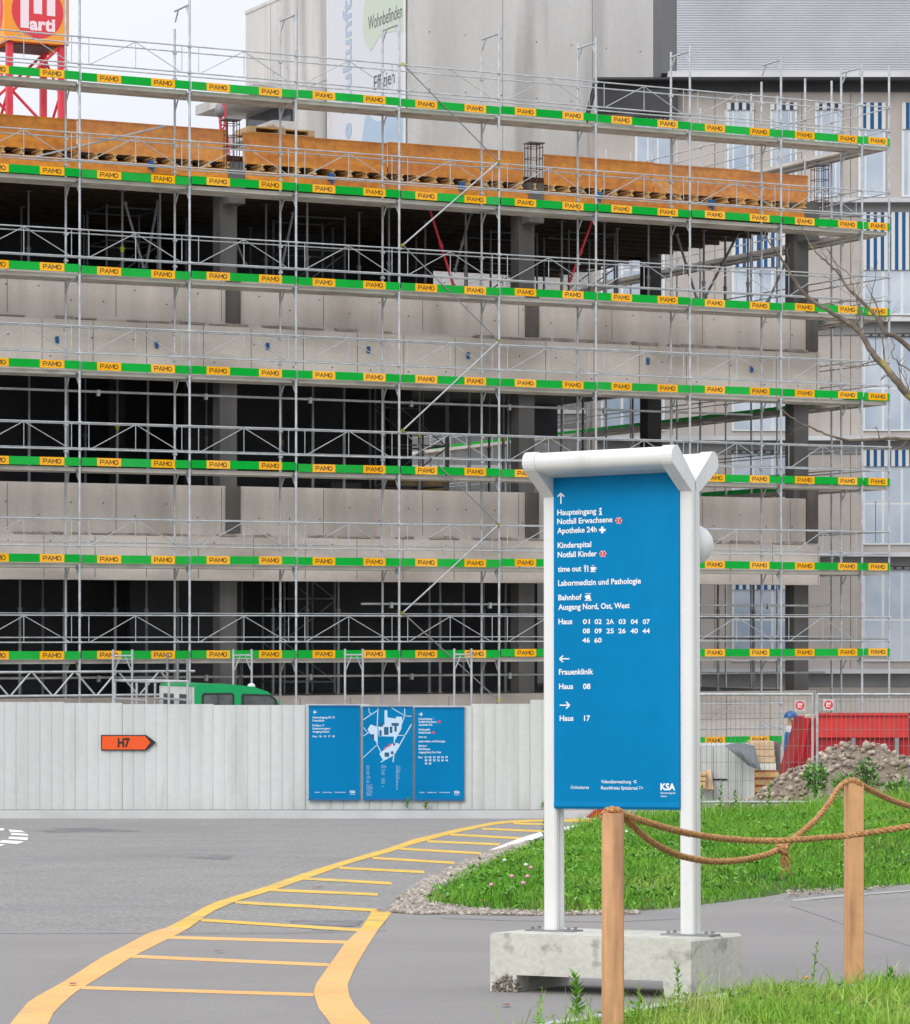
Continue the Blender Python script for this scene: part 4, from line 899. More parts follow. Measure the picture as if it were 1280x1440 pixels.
# roof formwork
slab = part('slab_formwork', slabply, lambda b: b.box((X0, FN - .05, rel(9.72)), (X1 - .3, FN + DEP, rel(9.80))))
b = MB()
for k in range(16): b.box((X0, FN + .9 + k * .75, rel(9.52)), (X1 - .4, FN + .98 + k * .75, rel(9.715)))
b.build('joist_bearer', bearer, slab, local=True)
part('roof_slab', conc_i, lambda b: b.box((X0, FN + .35, rel(10.08)), (X1 - .6, FN + DEP, rel(10.3))))
part('edge_wale', ply, lambda b: b.box((X0, FN - .12, rel(9.72)), (18.7, FN - .051, rel(9.93))))
jb = MB(); jb.box((-.04, -.17, rel(9.94)), (.04, 1.2, rel(9.975))); jb.box((-.015, -.15, rel(9.975)), (.015, 1.2, rel(10.045))); jb.box((-.04, -.17, rel(10.045)), (.04, 1.2, rel(10.08)))
jb = jb.build('timber_joist', timber, sh, local=True); jb.location = (X0 + .2, FN, 0)
for k in range(1, 67):
    c = copy_tree(jb, sh); c.location = (X0 + .2 + k * .42 + random.uniform(-.03, .03), FN + random.uniform(-.05, .03), 0)
segs = [(X0, -6.3), (-6.28, -3.0), (-2.98, .35), (.37, 3.75), (4.15, 7.6), (7.62, 11.0), (11.55, 14.4), (14.42, 17.0), (17.02, 18.62)]
for i, (xa, xb) in enumerate(segs):
    dz = (.01, -.01, .0, .015, -.01, .02, .01, -.01, -.03)[i]; n_ = FN - .03 - (.012 if i % 2 else 0)
    def f(b):
        b.box((xa, n_ - .03, rel(10.085)), (xb, n_, rel(10.40))); b.box((xa, n_ - .033, rel(10.402)), (xb, n_, rel(10.74) + dz))
        b.box((xa, n_ - .05, rel(10.74) + dz), (xb, n_ + .10, rel(10.765) + dz))
    fp = part('formwork_panel', ply, f)
for x in (-7.4, -1.9, 2.0, 6.2, 9.4, 12.9, 15.9): part('clamp', helm, lambda b: (b.box((x - .07, FN - .19, rel(9.83)), (x + .07, FN - .125, rel(9.99))), b.box((x - .02, FN - .24, rel(9.74)), (x + .02, FN - .19, rel(9.9)))))
M3 = ROOTM[sh]
def W(x, y, z): return M3 @ Vector((x, y, z))
# rebar cages
for x, l in ((3.85, 'rusty rebar cage on the left column head in the gap of the formwork'), (11.27, 'rusty rebar cage on the middle column head behind the orange formwork'), (18.95, 'rusty rebar cage at the right end of the orange formwork')):
    b = MB(); r0 = .15
    for (dx, dy) in ((-1, -1), (0, -1), (1, -1), (1, 1), (0, 1), (-1, 1), (-1, 0), (1, 0)): b.tube([W(x + dx * r0, FN - .12 + .15 + dy * r0 - .1, rel(9.95)), W(x + dx * r0, FN + .03 + dy * r0 - .1, rel(11.0))], .010, 5)
    for z in (10.15, 10.4, 10.65, 10.9):
        q = [W(x + dx * r0, FN + .03 + dy * r0 - .1, rel(z)) for (dx, dy) in ((-1.05, -1.05), (1.05, -1.05), (1.05, 1.05), (-1.05, 1.05), (-1.05, -1.05))]
        for a, c in zip(q[:-1], q[1:]): b.tube([a, c], .007, 4)
    b.obox(W(x, FN - .07, rel(11.0)), FR @ Vector((1, 0, 0)), FR @ Vector((0, 1, 0)), (0, 0, 1), (.2, .17, .012), 1)
    tag(b.build('rebar_cage', [rust, steel_dull]), l, 'rebar cage', 'rebar cages on the column heads')
# steel props
def prop(x, y, za, zb, label):
    t = thing('steel_prop', label, 'prop', W(x, y, za), group='steel props in the open storeys'); m_ = za + (zb - za) * .58
    b = MB(); b.tube([W(x, y, za + .01), W(x, y, m_)], .034, 8); b.obox(W(x, y, za + .006), FR @ Vector((1, 0, 0)), FR @ Vector((0, 1, 0)), (0, 0, 1), (.07, .07, .006)); b.build('outer_tube', steel_dull, t)
    b = MB(); b.tube([W(x, y, m_), W(x, y, zb - .01)], .026, 8); b.obox(W(x, y, zb - .006), FR @ Vector((1, 0, 0)), FR @ Vector((0, 1, 0)), (0, 0, 1), (.07, .07, .006)); b.build('inner_tube', steel_dull, t)
    b = MB(); b.tube([W(x, y, m_ - .08), W(x, y, m_ + .04)], .042, 8); b.bar(W(x - .07, y, m_), W(x + .07, y, m_), .014); b.build('collar', random.choice([lime] + [steel_dull] * 6), t)
top = [(px_, FN + .75 + d) for px_, d in ((40, 1.5), (172, .6), (222, 1.8), (225, .4), (374, 1.2), (432, .3), (505, 1.5), (547, .5), (598, 2.2), (655, .6), (720, 1.8), (790, .8), (850, .5), (868, 1.4), (912, .4), (990, .8), (1052, .5), (1020, 1.6))]
mid = [(41, .8), (95, .4), (165, 1.3), (208, .5), (330, 1.6), (440, .5), (484, .6), (540, 1.6), (590, .9), (660, .6), (708, 1.8), (715, .6), (742, 1.9), (790, 1.0), (890, .9)]
low = [(28, .5), (90, .7), (162, .5), (206, 1.3), (384, .8), (432, .9), (476, .5), (604, .9), (619, .5), (652, 1.1), (711, .9), (895, .6), (1010, .7), (1060, 1.2)]
def sx_at(px_, y, z):
    k = (px_ - HX) / F; c, s = math.cos(AL), math.sin(AL)     # X = P0x + c x - s y ; Y = P0y + s x + c y
    return (k * (P0.y + c * y) - P0.x + s * y) / (c - k * s)
for px_, y in top: prop(sx_at(px_, y, 0), y, rel(6.55), rel(9.52), 'grey steel prop holding up the timber ceiling of the top open storey')
for px_, d in mid: prop(sx_at(px_, FN + .5 + d, 0), FN + .5 + d, rel(2.15), rel(6.10), 'grey steel prop standing in the dark middle open storey')
for px_, d in low: prop(sx_at(px_, FN + .5 + d, 0), FN + .5 + d, rel(-1.45), rel(1.79), 'grey steel prop standing in the dark lowest open storey')
for px_, y, k in ((118, 5.6, 0), (262, 5.0, 0), (352, 6.0, 0), (468, 5.2, 0), (585, 5.8, 0), (690, 5.4, 0), (30, 4.8, 0), (120, 5.2, 1), (290, 4.6, 1), (396, 5.4, 1), (520, 5.6, 1), (630, 4.8, 1), (688, 6.2, 1), (820, 5.4, 1), (60, 3.4, 2), (250, 3.0, 2), (340, 3.6, 2), (560, 3.2, 2), (680, 3.4, 2)):
    za, zb, st_ = ((rel(6.55), rel(9.52), 'top'), (rel(2.15), rel(6.10), 'dark middle'), (rel(-1.45), rel(1.79), 'dark lowest'))[k]
    prop(sx_at(px_, FN + y, 0), FN + y, za, zb, 'grey steel prop holding up the timber ceiling of the top open storey' if k == 0 else 'grey steel prop standing in the %s open storey' % st_)
def clutter(nm, px_, y, z0, w, h, m_, label):
    x = sx_at(px_, y, 0); b = MB(); n = max(2, int(h / .18)); X1, Y1 = FR @ Vector((1, 0, 0)), FR @ Vector((0, 1, 0))
    for k in range(n): b.obox(W(x + random.uniform(-.05, .05), y, z0 + h * (k + .5) / n), X1, Y1, (0, 0, 1), (w / 2 * random.uniform(.85, 1), .35, h / n * .44))
    tag(b.build(nm, m_), label, 'stack')
def shoring(px_, y, za, zb, label):
    x = sx_at(px_, y, 0); t = thing('shoring_tower', label, 'shoring', W(x, y, za), FR, 'shoring towers in the open storeys'); h = zb - za - .02; w_ = 1.25
    b = MB()
    for i in (0, 1):
        for j in (0, 1): b.tube([(i * w_, j * w_, 0), (i * w_, j * w_, h)], .028, 6)
    b.build('leg', steel_dull, t, local=True); b = MB()
    for k in range(int(h / .95) + 1):
        z = min(h - .05, .25 + k * .95)
        for j in (0, 1): b.tube([(0, j * w_, z), (w_, j * w_, z)], .020, 5); b.tube([(j * w_, 0, z), (j * w_, w_, z)], .020, 5)
    b.build('rail', steel_dull, t, local=True); b = MB(); k = 0; z = .25
    while z + .9 < h:
        for j in (0, 1): b.tube([(0 if k % 2 else w_, j * w_, z), (w_ if k % 2 else 0, j * w_, z + .9)], .016, 5)
        z += .95; k += 1
    b.build('brace', steel_dull, t, local=True)
shoring(150, FN + 3.4, rel(6.55), rel(9.52), 'grey shoring tower in the top open storey left of the paired raking props')
shoring(415, FN + 3.0, rel(6.55), rel(9.52), 'grey shoring tower in the top open storey between the left and middle columns')
shoring(690, FN + 3.6, rel(6.55), rel(9.52), 'grey shoring tower in the top open storey just left of the middle column')
shoring(800, FN + 2.8, rel(6.55), rel(9.52), 'grey shoring tower in the top open storey right of the middle column')
shoring(560, FN + 3.2, rel(2.15), rel(6.10), 'grey shoring tower in the middle open storey left of its middle column')
shoring(400, FN + 2.6, rel(-1.45), rel(1.79), 'grey shoring tower in the lowest open storey right of the left column')
clutter('board_stack', 585, FN + 6.5, rel(2.15), 1.4, 1.5, timber, 'stack of boards standing deep in the middle open storey behind the parapet')
clutter('panel_stack', 480, FN + 5.4, rel(2.15), .9, 1.35, conc_d, 'grey stack of panels deep in the middle open storey near the zigzag brace')
clutter('panel_stack', 880, FN + 4.6, rel(6.55), 1.0, 1.5, conc_d, 'grey stack of panels in the top open storey right of the middle column')
clutter('board_stack', 690, FN + 7.5, rel(6.55), 1.6, 1.4, steel_dull, 'grey stack of shuttering in the top open storey left of the middle column')
# raking props in the top storey
def rake(pa, pb, y, m_, label, r=.032):
    xa = sx_at(pa[0], y, 0); xb = sx_at(pb[0], y, 0)
    def zz(p, x): Yd = P0.y + math.sin(AL) * x + math.cos(AL) * y; return rel((HY - p[1]) * Yd / F)
    b = MB(); A, B = W(xa, y, zz(pa, xa)), W(xb, y, zz(pb, xb)); b.tube([A, B], r, 7); b.tube([A.lerp(B, .45), A.lerp(B, .52)], r * 1.5, 7); b.sphere(A, r * 1.8, 0, 6, 5); b.sphere(B, r * 1.8, 0, 6, 5)
    tag(b.build('raking_prop', m_), label, 'prop', 'raking props in the top storey')
rake((202, 376), (176, 286), 2.6, steel_dull, 'grey raking prop leaning left in the top storey, left of the paired props'); rake((205, 376), (222, 283), 3.0, steel_dull, 'grey raking prop leaning right towards the paired props')
rake((345, 372), (313, 296), 2.4, steel_dull, 'grey raking prop beside the left dark column leaning left'); rake((412, 300), (395, 380), 2.6, steel_dull, 'grey raking prop right of the left column in the top storey')
rake((603, 290), (638, 402), 2.4, crane_red, 'red raking prop right of the brace node in the top storey'); rake((640, 380), (662, 300), 2.6, steel_dull, 'grey raking prop beside the red one leaning right'); rake((832, 312), (800, 400), 2.4, crane_red, 'red raking prop right of the middle column in the top storey')
rake((1040, 325), (992, 418), 3.2, steel_dull, 'dark raking prop at the right open end, left one of the pair'); rake((1128, 318), (1080, 425), 2.6, steel_dull, 'dark raking prop next to the right corner column')
rake((952, 330), (980, 420), 2.8, steel_dull, 'grey raking prop at the right open end leaning left')
# pallet and stones on the formwork
t = thing('timber_pallet', 'dark slotted timber pallet lying on top of the orange formwork beside the left rebar cage', 'pallet', W(5.1, FN + .3, rel(10.78)), FR)
b = MB(); b.box((-.78, -.3, .11), (.78, .5, .14)); b.box((-.78, -.3, 0), (.78, .5, .02)); b.build('boards', timber, t, local=True)
b = MB()
for x in (-.70, 0, .70): b.box((x - .08, -.3, .02), (x + .08, .5, .11))
b.build('blocks', pine, t, local=True)
b = MB(); b.box((-.6, .2, .021), (.6, .45, .10)); b.build('slot_fill', black, t, local=True)  # black block set inside the pallet slots
for k, x in enumerate((4.95, 5.2)):
    o = stones('stone_lump', np.array([list(W(x, FN + .35, rel(10.97)))]), np.array([.12]), rubbles); tag(o, ('left' if k == 0 else 'right') + ' one of two pale lumps lying on the timber pallet over the formwork', 'stone')
# ================================================================== concrete tower behind, aligned with the shell
TC = Vector((-65 * 100 / F, 100.0, GZ)); T_, N_ = FR @ Vector((1, 0, 0)), FR @ Vector((0, 1, 0))
tw = thing('concrete_tower', 'windowless grey concrete tower rising behind the shell', 'tower', TC, FR)
b = MB(); b.box((0, 0, 0), (9.6, 13.1, 24.85)); tb = b.build('tower_wall', tower_c, tw, local=True)
b = MB(); b.box((-.03, -.03, 24.85), (9.63, 13.13, 24.97)); b.build('coping', tower_c, tw, local=True)
b = MB()
for x in (3.3, 6.55): b.box((x, -.004, 8), (x + .014, .01, 24.8))
for z in (15.9, 19.6): b.box((0.02, -.003, z), (9.5, .01, z + .01))
for y in (8.6, 10.9): b.box((-.004, y, 8), (.01, y + .014, 24.8))
for z in (18.0, 21.5): b.box((-.003, 6.2, z), (.01, 13.05, z + .02))
b.build('formwork_joint', joint, tb, local=True)
b = MB()
for x in np.arange(.7, 9.4, 1.27):
    for z in (16.6, 18.4, 20.3, 22.1): b.box((x, -.005, z), (x + .035, .01, z + .035))
for y in (7.0, 8.2, 9.4, 10.6, 11.8, 12.7):
    for z in (18.6, 20.6, 22.4): b.box((-.005, y, z), (.01, y + .05, z + .035))
b.build('tie_hole', map_dark if False else black, tb, local=True)
# the big banner on the tower's left flank (plane x = -0.05, u runs from far edge to the corner)
bn = thing('banner', 'tall white advertising banner hanging down the left face of the concrete tower', 'banner', W(0, 0, 0) * 0 + TC + N_ * 3 + Vector((0, 0, 12)), FR)
Bi = ROOTM[bn]
def Bp(u, z): return TC + N_ * (6.0 - u) + T_ * (-.06) + Vector((0, 0, z))
BU, BV = -N_, Vector((0, 0, 1)); BO = TC + N_ * 6.0 - T_ * .06
b = MB(); b.obox(BO + BU * 2.95 + BV * 19, BU, T_, BV, (2.95, .02, 9.0)); b.build('sheet', ban_w, bn)
b = MB(); b.obox(BO + BU * 5.86 + BV * 19 - T_ * .022, BU, T_, BV, (.055, .01, 9.02)); b.obox(BO + BU * .03 + BV * 19 - T_ * .022, BU, T_, BV, (.04, .01, 9.02)); b.build('edge_rail', white, bn)
def bpt(px_, py_):
    p = ray_plane(px_, py_, BO, T_); d = p - BO; return d.dot(BU), d.z
b = MB(); out = []
for q in [(520, -30), (513, 10), (511, 40), (515, 62), (522, 72), (528, 64), (534, 52), (545, 46), (560, 44), (571, 46), (572, -30)]: out.append(bpt(*q))
b.prism(out, BO - T_ * .024, BU, BV, -T_ * .004); b.build('green_shape', ban_g, bn)
b = MB(); out = [bpt(*q) for q in [(508, 215), (511, 190), (514, 170), (518, 158), (524, 166), (530, 170), (540, 170), (546, 164), (553, 160), (560, 166), (571, 160), (571, 222), (508, 222)]]
b.prism(out, BO - T_ * .024, BU, BV, -T_ * .004); b.build('blue_shape', ban_b, bn)
b = MB()
def btext(s, xa, ya, xb, yb, cap, mi, bold=0.0):
    u0, z0 = bpt(xa, ya); u1, z1 = bpt(xb, yb); b.text(s, BO - T_ * .031, BU, BV, u0, u1, (z0 + z1) / 2, cap, mi, bold)
btext('Wohnbefinden', 519, 40, 567, 27, .44, 0, .0); btext('Effizien', 527, 126, 556, 117, .44, 0, .0)
btext('aarau', 543, 196, 563, 190, .42, 1, .02)
u0, z0 = bpt(495, 194); u1, z1 = bpt(495, -3)
b.text('e Zukunft', BO - T_ * .031, BV, -BU, z0, z1, -bpt(495, 100)[0] - .0, .64, 1, bold=.02)
b.build('lettering', [ban_k, ban_t, ban_g], bn)
# louvred wing left of the tower
wg = thing('louvred_wing', 'dark louvred building wing with pale slab overhangs left of the concrete tower', 'building', TC + N_ * 2 - T_ * .5, FR)
wp = TC - T_ * .75
def wl(px_): 
    k = (px_ - HX) / F; return (k * wp.y - wp.x) / (N_.x - k * N_.y)      # distance along N_ on the wing's flank
ya, yb, yc_ = wl(346), wl(415), wl(432)
def wbox(y0, y1, z0, z1, d0, d1, m_, nm):
    b = MB(); b.obox(wp + N_ * ((y0 + y1) / 2) + T_ * ((d0 + d1) / 2) + Vector((0, 0, (z0 + z1) / 2)), N_, T_, (0, 0, 1), (abs(y1 - y0) / 2, (d1 - d0) / 2, (z1 - z0) / 2)); return b.build(nm, m_, wg)
ztopw = CZ - GZ + (HY - 122) * (wp.y + 8) / F
wbox(yb, ya, 0, ztopw - .6, 0, .7, greyband, 'wall'); wbox(yc_, yb, 0, ztopw - .4, -.02, .7, tower_c, 'pale_wall')
for k in range(3): wbox(yb, ya + .9 - k * .5, ztopw - .6 - k * 1.15, ztopw - .28 - k * 1.15, -1.5 + (k > 0) * .7, .4, tower_c, 'overhang')
for k in range(3): wbox(yb + .2, ya - .3, ztopw - 1.6 - k * 1.15, ztopw - .75 - k * 1.15, -.06, 0.01, glassdark, 'louvre')
# ================================================================== hospital wing with awnings (frontal facade)
HB = 96.0; K = HB / F
def hx(px_): return (px_ - HX) * K
def hz(py_): return CZ + (HY - py_) * K
hb = thing('hospital_building', 'taupe hospital block with white windows and blue striped awnings under a corrugated metal storey', 'building', (hx(1120), HB + 6, GZ))
def hbox(nm, m_, x0, x1, y0, y1, d0, d1, parent=None):   # photo columns/rows at the facade, d = depth in front (-) or behind (+)
    b = MB(); b.box((hx(x0), HB + d0, hz(y1)), (hx(x1), HB + d1, hz(y0))); return b.build(nm, m_, parent or hb)
XE0, XE1 = 838, 1560
rows = [(146, 277, 280), (300, 443, 447), (470, 606, 614), (634, 766, 777), (797, 930, 941)]
hbox('wall', wallb, XE0, XE1, 128, 1080, 0, 6)
for i, (a, c, l) in enumerate(rows):
    hbox('ledge', ledge, XE0 - 1, XE1, l, l + 6, -.35, -.001); hbox('spandrel', greyband, XE0 - .5, XE1, l + 6, l + 24, -.05, -.001)
    b = MB()
    for q in (945, 1005, 1127, 1196): b.box((hx(q), HB - .004, hz(l - 2)), (hx(q + 1), HB + .01, hz(a - 14)))
    b.build('panel_joint', joint, hb)
hbox('dark_gap', darkroof, XE0 - 2, XE1, 117, 129, -.15, 5.9); hbox('eaves', ledge, XE0 + 100, XE1, 106, 114, -.75, 6); hbox('soffit', darkroof, XE0 - 3, XE1, 114, 117, -.7, 5.9)  # dark strip set between eaves and facade
hbox('dark_parapet', darkroof, XE0 + 2, 952, 129.1, 160, -.45, -.005)
b = MB(); zt_, zb_ = hz(-70), hz(105); n = 74; pr = []
for k in range(n): z = zb_ + (zt_ - zb_) * k / n; dz = (zt_ - zb_) / n; pr += [(0, z), (-.05, z + dz * .25), (-.05, z + dz * .6), (0, z + dz * .85)]
pr += [(0, zt_), (4, zt_), (4, zb_)]
b.prism(pr, (hx(951), HB - .3, 0), (0, 1, 0), (0, 0, 1), (hx(XE1) - hx(951), 0, 0)); b.build('cladding', clad, hb)
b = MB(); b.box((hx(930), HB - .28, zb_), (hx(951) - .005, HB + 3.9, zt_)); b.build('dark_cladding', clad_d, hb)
def window(x0, x1, y0, y1, mull, awn=None, awh=0, kind='w', transom_=None):
    f = hbox('window', winframe, x0, x1, y0, y1, -.06, -.002)
    b = MB(); ed = [x0 + 2.2] + mull + [x1 - 2.2]
    for a, c in zip(ed[:-1], ed[1:]):
        if transom_ and c - a < 34: ys = [(y0 + 2, transom_ - 1.5), (transom_ + 1.5, y1 - 2.5)]
        else: ys = [(y0 + 2, y1 - 2.5)]
        for (ya_, yb_) in ys: b.box((hx(a + (2.6 if transom_ and a > x0 + 5 and c < x1 - 5 else 1.2)), HB - .066, hz(yb_)), (hx(c - (2.6 if transom_ and a > x0 + 5 and c < x1 - 5 else 1.2)), HB - .0605, hz(ya_)))
    b.build('pane', winglass, f)
    if awn:
        b = MB(); n = int((x1 - x0) / 5.0)
        for k in range(n):
            b.box((hx(x0 + (x1 - x0) * k / n), HB - .12, hz(y0 + awh)), (hx(x0 + (x1 - x0) * (k + 1) / n), HB - .10, hz(y0 - 1)), k % 2)
        b.build('awning', [blind_w, awn], f)
    else:
        b = MB(); b.box((hx(x0), HB - .14, hz(y0 + 4)), (hx(x1), HB - .07, hz(y0 - 1)))
        for k in range(8): b.box((hx(x0 + (x1 - x0) * (k + .2) / 8), HB - .146, hz(y0 + 3.4)), (hx(x0 + (x1 - x0) * (k + .8) / 8), HB - .141, hz(y0 + .6)), 1)
        b.build('awning_box', [darkroof, greyband], f)
for k, x in enumerate((893, 911.5) if False else ()): pass
window(893, 945, 166, 277, [911, 925])
for k, x in enumerate((1022, 1083, 1146, 1207, 1268, 1330, 1392)): window(x, x + 38, 146, 277, [x + 9, x + 29] if k < 3 else [x + 10], blind_n if k < 3 else blind_b, 9 if k < 3 else 36)
for i, (a, c, l) in enumerate(rows[1:]):
    for x, awh in ((845, (0, 0, 0, 30)), (1029, (76, 0, 6, 32)), (1213, (80, 0, 22, 0)), (1397, (80, 0, 0, 0))):
        h_ = awh[i]; mull = [x + 29, x + 58] if x != 1213 else [x + 28, x + 56]
        window(x, x + 90, a, c, mull, blind_b if h_ > 10 else None, h_, transom_=(a + c) / 2 + 8)
hbox('ground_floor_glass', glassdark, XE0, XE1, 1003, 1080, -.02, -.003); hbox('ground_floor_band', conc, 1140, XE1, 982, 1002, -.12, -.003)
# a pale low block seen through the middle storey
ob = thing('link_building', 'pale low block seen through the open middle storey behind the shell', 'building', (hx(580), HB + 2.6, GZ))
b = MB(); b.box((hx(330), HB + 2.5, GZ), (hx(832), HB + 2.8, hz(540))); b.build('wall', greyband, ob)
b = MB()
for q in range(340, 832, 23): b.box((hx(q), HB + 2.494, GZ + .1), (hx(q + .6), HB + 2.501, hz(542)))
for z in (566, 596, 648): b.box((hx(330), HB + 2.45, hz(z + 8)), (hx(832), HB + 2.494, hz(z)), 1)
b.build('panel_joint', [joint, ledge], ob)
# ================================================================== tower crane mast with company boards
cw = 1.62; CO = P(13, 150, 94.5); CO.z = GZ
cr = thing('tower_crane', 'red lattice crane mast with orange company boards behind the left end of the shell', 'crane', CO, FR)
ZB = CZ + (HY - 58) * 94.5 / F - GZ; ZT = ZB + 6.5
for (x, y) in ((0, 0), (cw, 0), (cw, cw), (0, cw)):
    b = MB(); b.box((x - .09, y - .09, 0), (x + .09, y + .09, ZT)); b.build('mast_leg', crane_red, cr, local=True)
def cdiag(side):
    b = MB()
    def q(s, z): return {0: (s, 0, z), 1: (0, s, z), 2: (cw, s, z), 3: (s, cw, z)}[side]
    zc = ZB - .1; k = 0
    while zc > .5:
        b.tube([q(.1 if k % 2 else cw - .1, zc), q(cw - .1 if k % 2 else .1, zc - 1.35)], .045, 6); zc -= 1.35; k += 1
        if k % 2 == 0: b.tube([q(.1, zc), q(cw - .1, zc)], .04, 6)
    return b.build('lattice', crane_red, cr, local=True)
for s in range(4): cdiag(s)
b = MB(); b.box((-.1, -.1, ZB - 2.9 - .05), (cw + .1, cw + .1, ZB - 2.9 + .02)) if False else b.box((.1, .1, ZB - .04), (cw - .1, cw - .1, ZB)); b.build('platform', crane_dk, cr, local=True)
def board(face):
    e = .13
    if face == 0: O, Uu, Wn = Vector((-e, -.16, 0)), Vector((1, 0, 0)), Vector((0, -1, 0))
    elif face == 1: O, Uu, Wn = Vector((-.16, cw + e, 0)), Vector((0, -1, 0)), Vector((-1, 0, 0))
    elif face == 2: O, Uu, Wn = Vector((cw + e, cw + .16, 0)), Vector((-1, 0, 0)), Vector((0, 1, 0))
    else: O, Uu, Wn = Vector((cw + .16, -e, 0)), Vector((0, 1, 0)), Vector((1, 0, 0))
    wd = cw + 2 * e; b = MB(); c = O + Uu * wd / 2 + Vector((0, 0, ZB + 1.05))
    Vz = Vector((0, 0, 1)); b.obox(c, Uu, Wn, Vz, (wd / 2, .03, 1.05))
    bd = b.build('company_board', crane_or, cr, local=True)
    cc = O + Uu * (wd / 2) + Vector((0, 0, ZB + .92)); r = .80
    b = MB(); b.add([cc + Wn * .035 + Uu * r * math.cos(a) + Vz * r * math.sin(a) for a in [2 * math.pi * k / 40 for k in range(40)]], [tuple(range(40))])
    q = MB()
    def rect(x0, x1, z0, z1, mi=0): q.add([cc + Wn * .039 + Uu * x + Vz * z for (x, z) in ((x0, z0), (x1, z0), (x1, z1), (x0, z1))], [(0, 1, 2, 3)], mi)
    rect(-.53, -.27, -.52, .56); rect(-.27, .55, .44, .56); rect(-.12, .14, -.07, .44); rect(.29, .55, -.10, .44); rect(-.27, -.12, .41, .44); rect(.14, .29, .41, .44)
    q.text('arti', cc + Wn * .039, Uu, Vz, -.25, .55, -.55, .36, 0, bold=.04)
    b.build('red_disc', redink, bd, local=True); q.build('logo', pinkw, bd, local=True)
for f_ in range(4): board(f_)
# small red crane arm with its hook behind the formwork
ha = thing('crane_arm', 'small red crane arm with grey hook beside the left rebar cage', 'crane', P(316, 300, 84))
A, B = P(324, 300, 84), P(311, 139, 84); b = MB(); d = (B - A).normalized(); s_ = Vector((1, 0, 0))
for o in (-.11, .11): b.tube([A + s_ * o, B + s_ * o * .6], .035, 6)
n = 14
for k in range(n): b.tube([A.lerp(B, k / n) + s_ * (.11 if k % 2 else -.11) * (1 - .4 * k / n), A.lerp(B, (k + 1) / n) + s_ * (-.11 if k % 2 else .11) * (1 - .4 * k / n)], .02, 5)
b.build('arm', crane_red, ha)
b = MB(); q = P(309, 155, 84); b.sphere(q, .13, 0, 10, 8, (1, 1, 1.5)); b.tube([q, q - Vector((0, 0, 1.6))], .012, 5); b.tube([q, P(309, 137, 84)], .012, 5); b.tube([P(309, 137, 84), B], .02, 5); b.build('hook', steel_dull, ha)
# ================================================================== white hoarding with its boards
HY_ = 56.0; zf = gz(55.4) + .125; KH = HY_ / F
ho = thing('hoarding', 'long white hoarding of vertical ribbed sheets along the far side of the road', 'fence', ((300 - HX) * KH, HY_, zf))
def hX(px_): return (px_ - HX) * KH
def hZ(py_): return CZ + (HY - py_) * KH
segs = [(-900, -620, 989), (-620, -330, 987), (-330, -60, 988), (-60, 90, 987), (90, 172, 988.5), (172, 300, 990), (300, 430, 991), (430, 520, 990.5), (520, 664, 992), (664, 746, 990), (746, 900, 984)]
for i, (a, c, t) in enumerate(segs):
    b = MB(); x0, x1 = hX(a), hX(c); n = max(2, round((x1 - x0) / .205)); w_ = (x1 - x0) / n; fr = []; d0 = (i % 2) * .012
    for k in range(n):
        j = random.uniform(-.006, .006); x = x0 + k * w_
        fr += [(x, d0 - .006), (x + .016, d0 - .021 + j), (x + w_ * .55, d0 - .024 + j), (x + w_ - .018, d0 - .016 + j)]
    fr += [(x1 - .001, d0 - .006), (x1 - .001, d0 + .03), (x0, d0 + .03)]
    b.prism(fr, (0, HY_, zf - .02), (1, 0, 0), (0, 1, 0), (0, 0, hZ(t) - zf + .02 + random.uniform(-.01, .01))); b.build('sheet', hoard, ho)
b = MB()
for x in np.arange(hX(-880), hX(890), 2.4): b.box((x, HY_ + .05, zf - .05), (x + .1, HY_ + .15, zf + 1.7))
for z in (.5, 1.4): b.box((hX(-900), HY_ + .031, zf + z), (hX(900), HY_ + .05, zf + z + .1))
b.build('support_frame', timber, ho)
# orange arrow sign H7
ar = thing('arrow_sign', 'orange arrow sign reading H7 fixed on the white hoarding', 'sign', (hX(180), HY_ - .05, hZ(1055)))
def apoly(pts, d, th, m_, nm):
    b = MB(); b.prism([(hX(x), hZ(y)) for x, y in pts], (0, HY_ - d, 0), (1, 0, 0), (0, 0, 1), (0, th, 0)); return b.build(nm, m_, ar)
apoly([(142.5, 1033.5), (206, 1033.5), (220, 1044), (206, 1055.2), (142.5, 1055.2)][::-1], .060, .03, black, 'backing')
apoly([(144, 1035), (204.5, 1035), (212, 1044), (204.5, 1053.8), (144, 1053.8)][::-1], .0655, .005, orange_sign, 'orange_face')
b = MB(); b.text('H7', (0, HY_ - .067, 0), Vector((1, 0, 0)), Vector((0, 0, 1)), hX(166), hX(183.5), hZ(1050), hZ(1038.5) - hZ(1050), bold=.05); b.build('lettering', black, ar)
# three blue information boards
def info(x0, x1, y0, y1, label, tilt):
    t = thing('information_board', label, 'sign', (hX((x0 + x1) / 2), HY_ - .06, hZ(y1)), group='blue boards on the hoarding')
    b = MB(); b.box((hX(x0), HY_ - .075, hZ(y1)), (hX(x1), HY_ - .045, hZ(y0))); b.build('face', blue2, t)
    bar_m = MATS.get('blue bar') or mat('blue bar', S(16, 96, 150), rough=.5)
    for ya, yb in ((y1 + .8, y1 - 1.6), (y0 + 1.0, y0 - .8)): b = MB(); b.box((hX(x0 - .6), HY_ - .09, hZ(ya)), (hX(x1 + .6), HY_ - .04, hZ(yb))); b.build('edge_bar', bar_m, t)
    return t
Ux, Vz = Vector((1, 0, 0)), Vector((0, 0, 1)); OB = Vector((0, HY_ - .0765, 0))
def itext(b, s, x0, x1, y, cap, mi=0, bold=.012): b.text(s, OB, Ux, Vz, hX(x0), hX(x1), hZ(y), cap * KH, mi, bold)
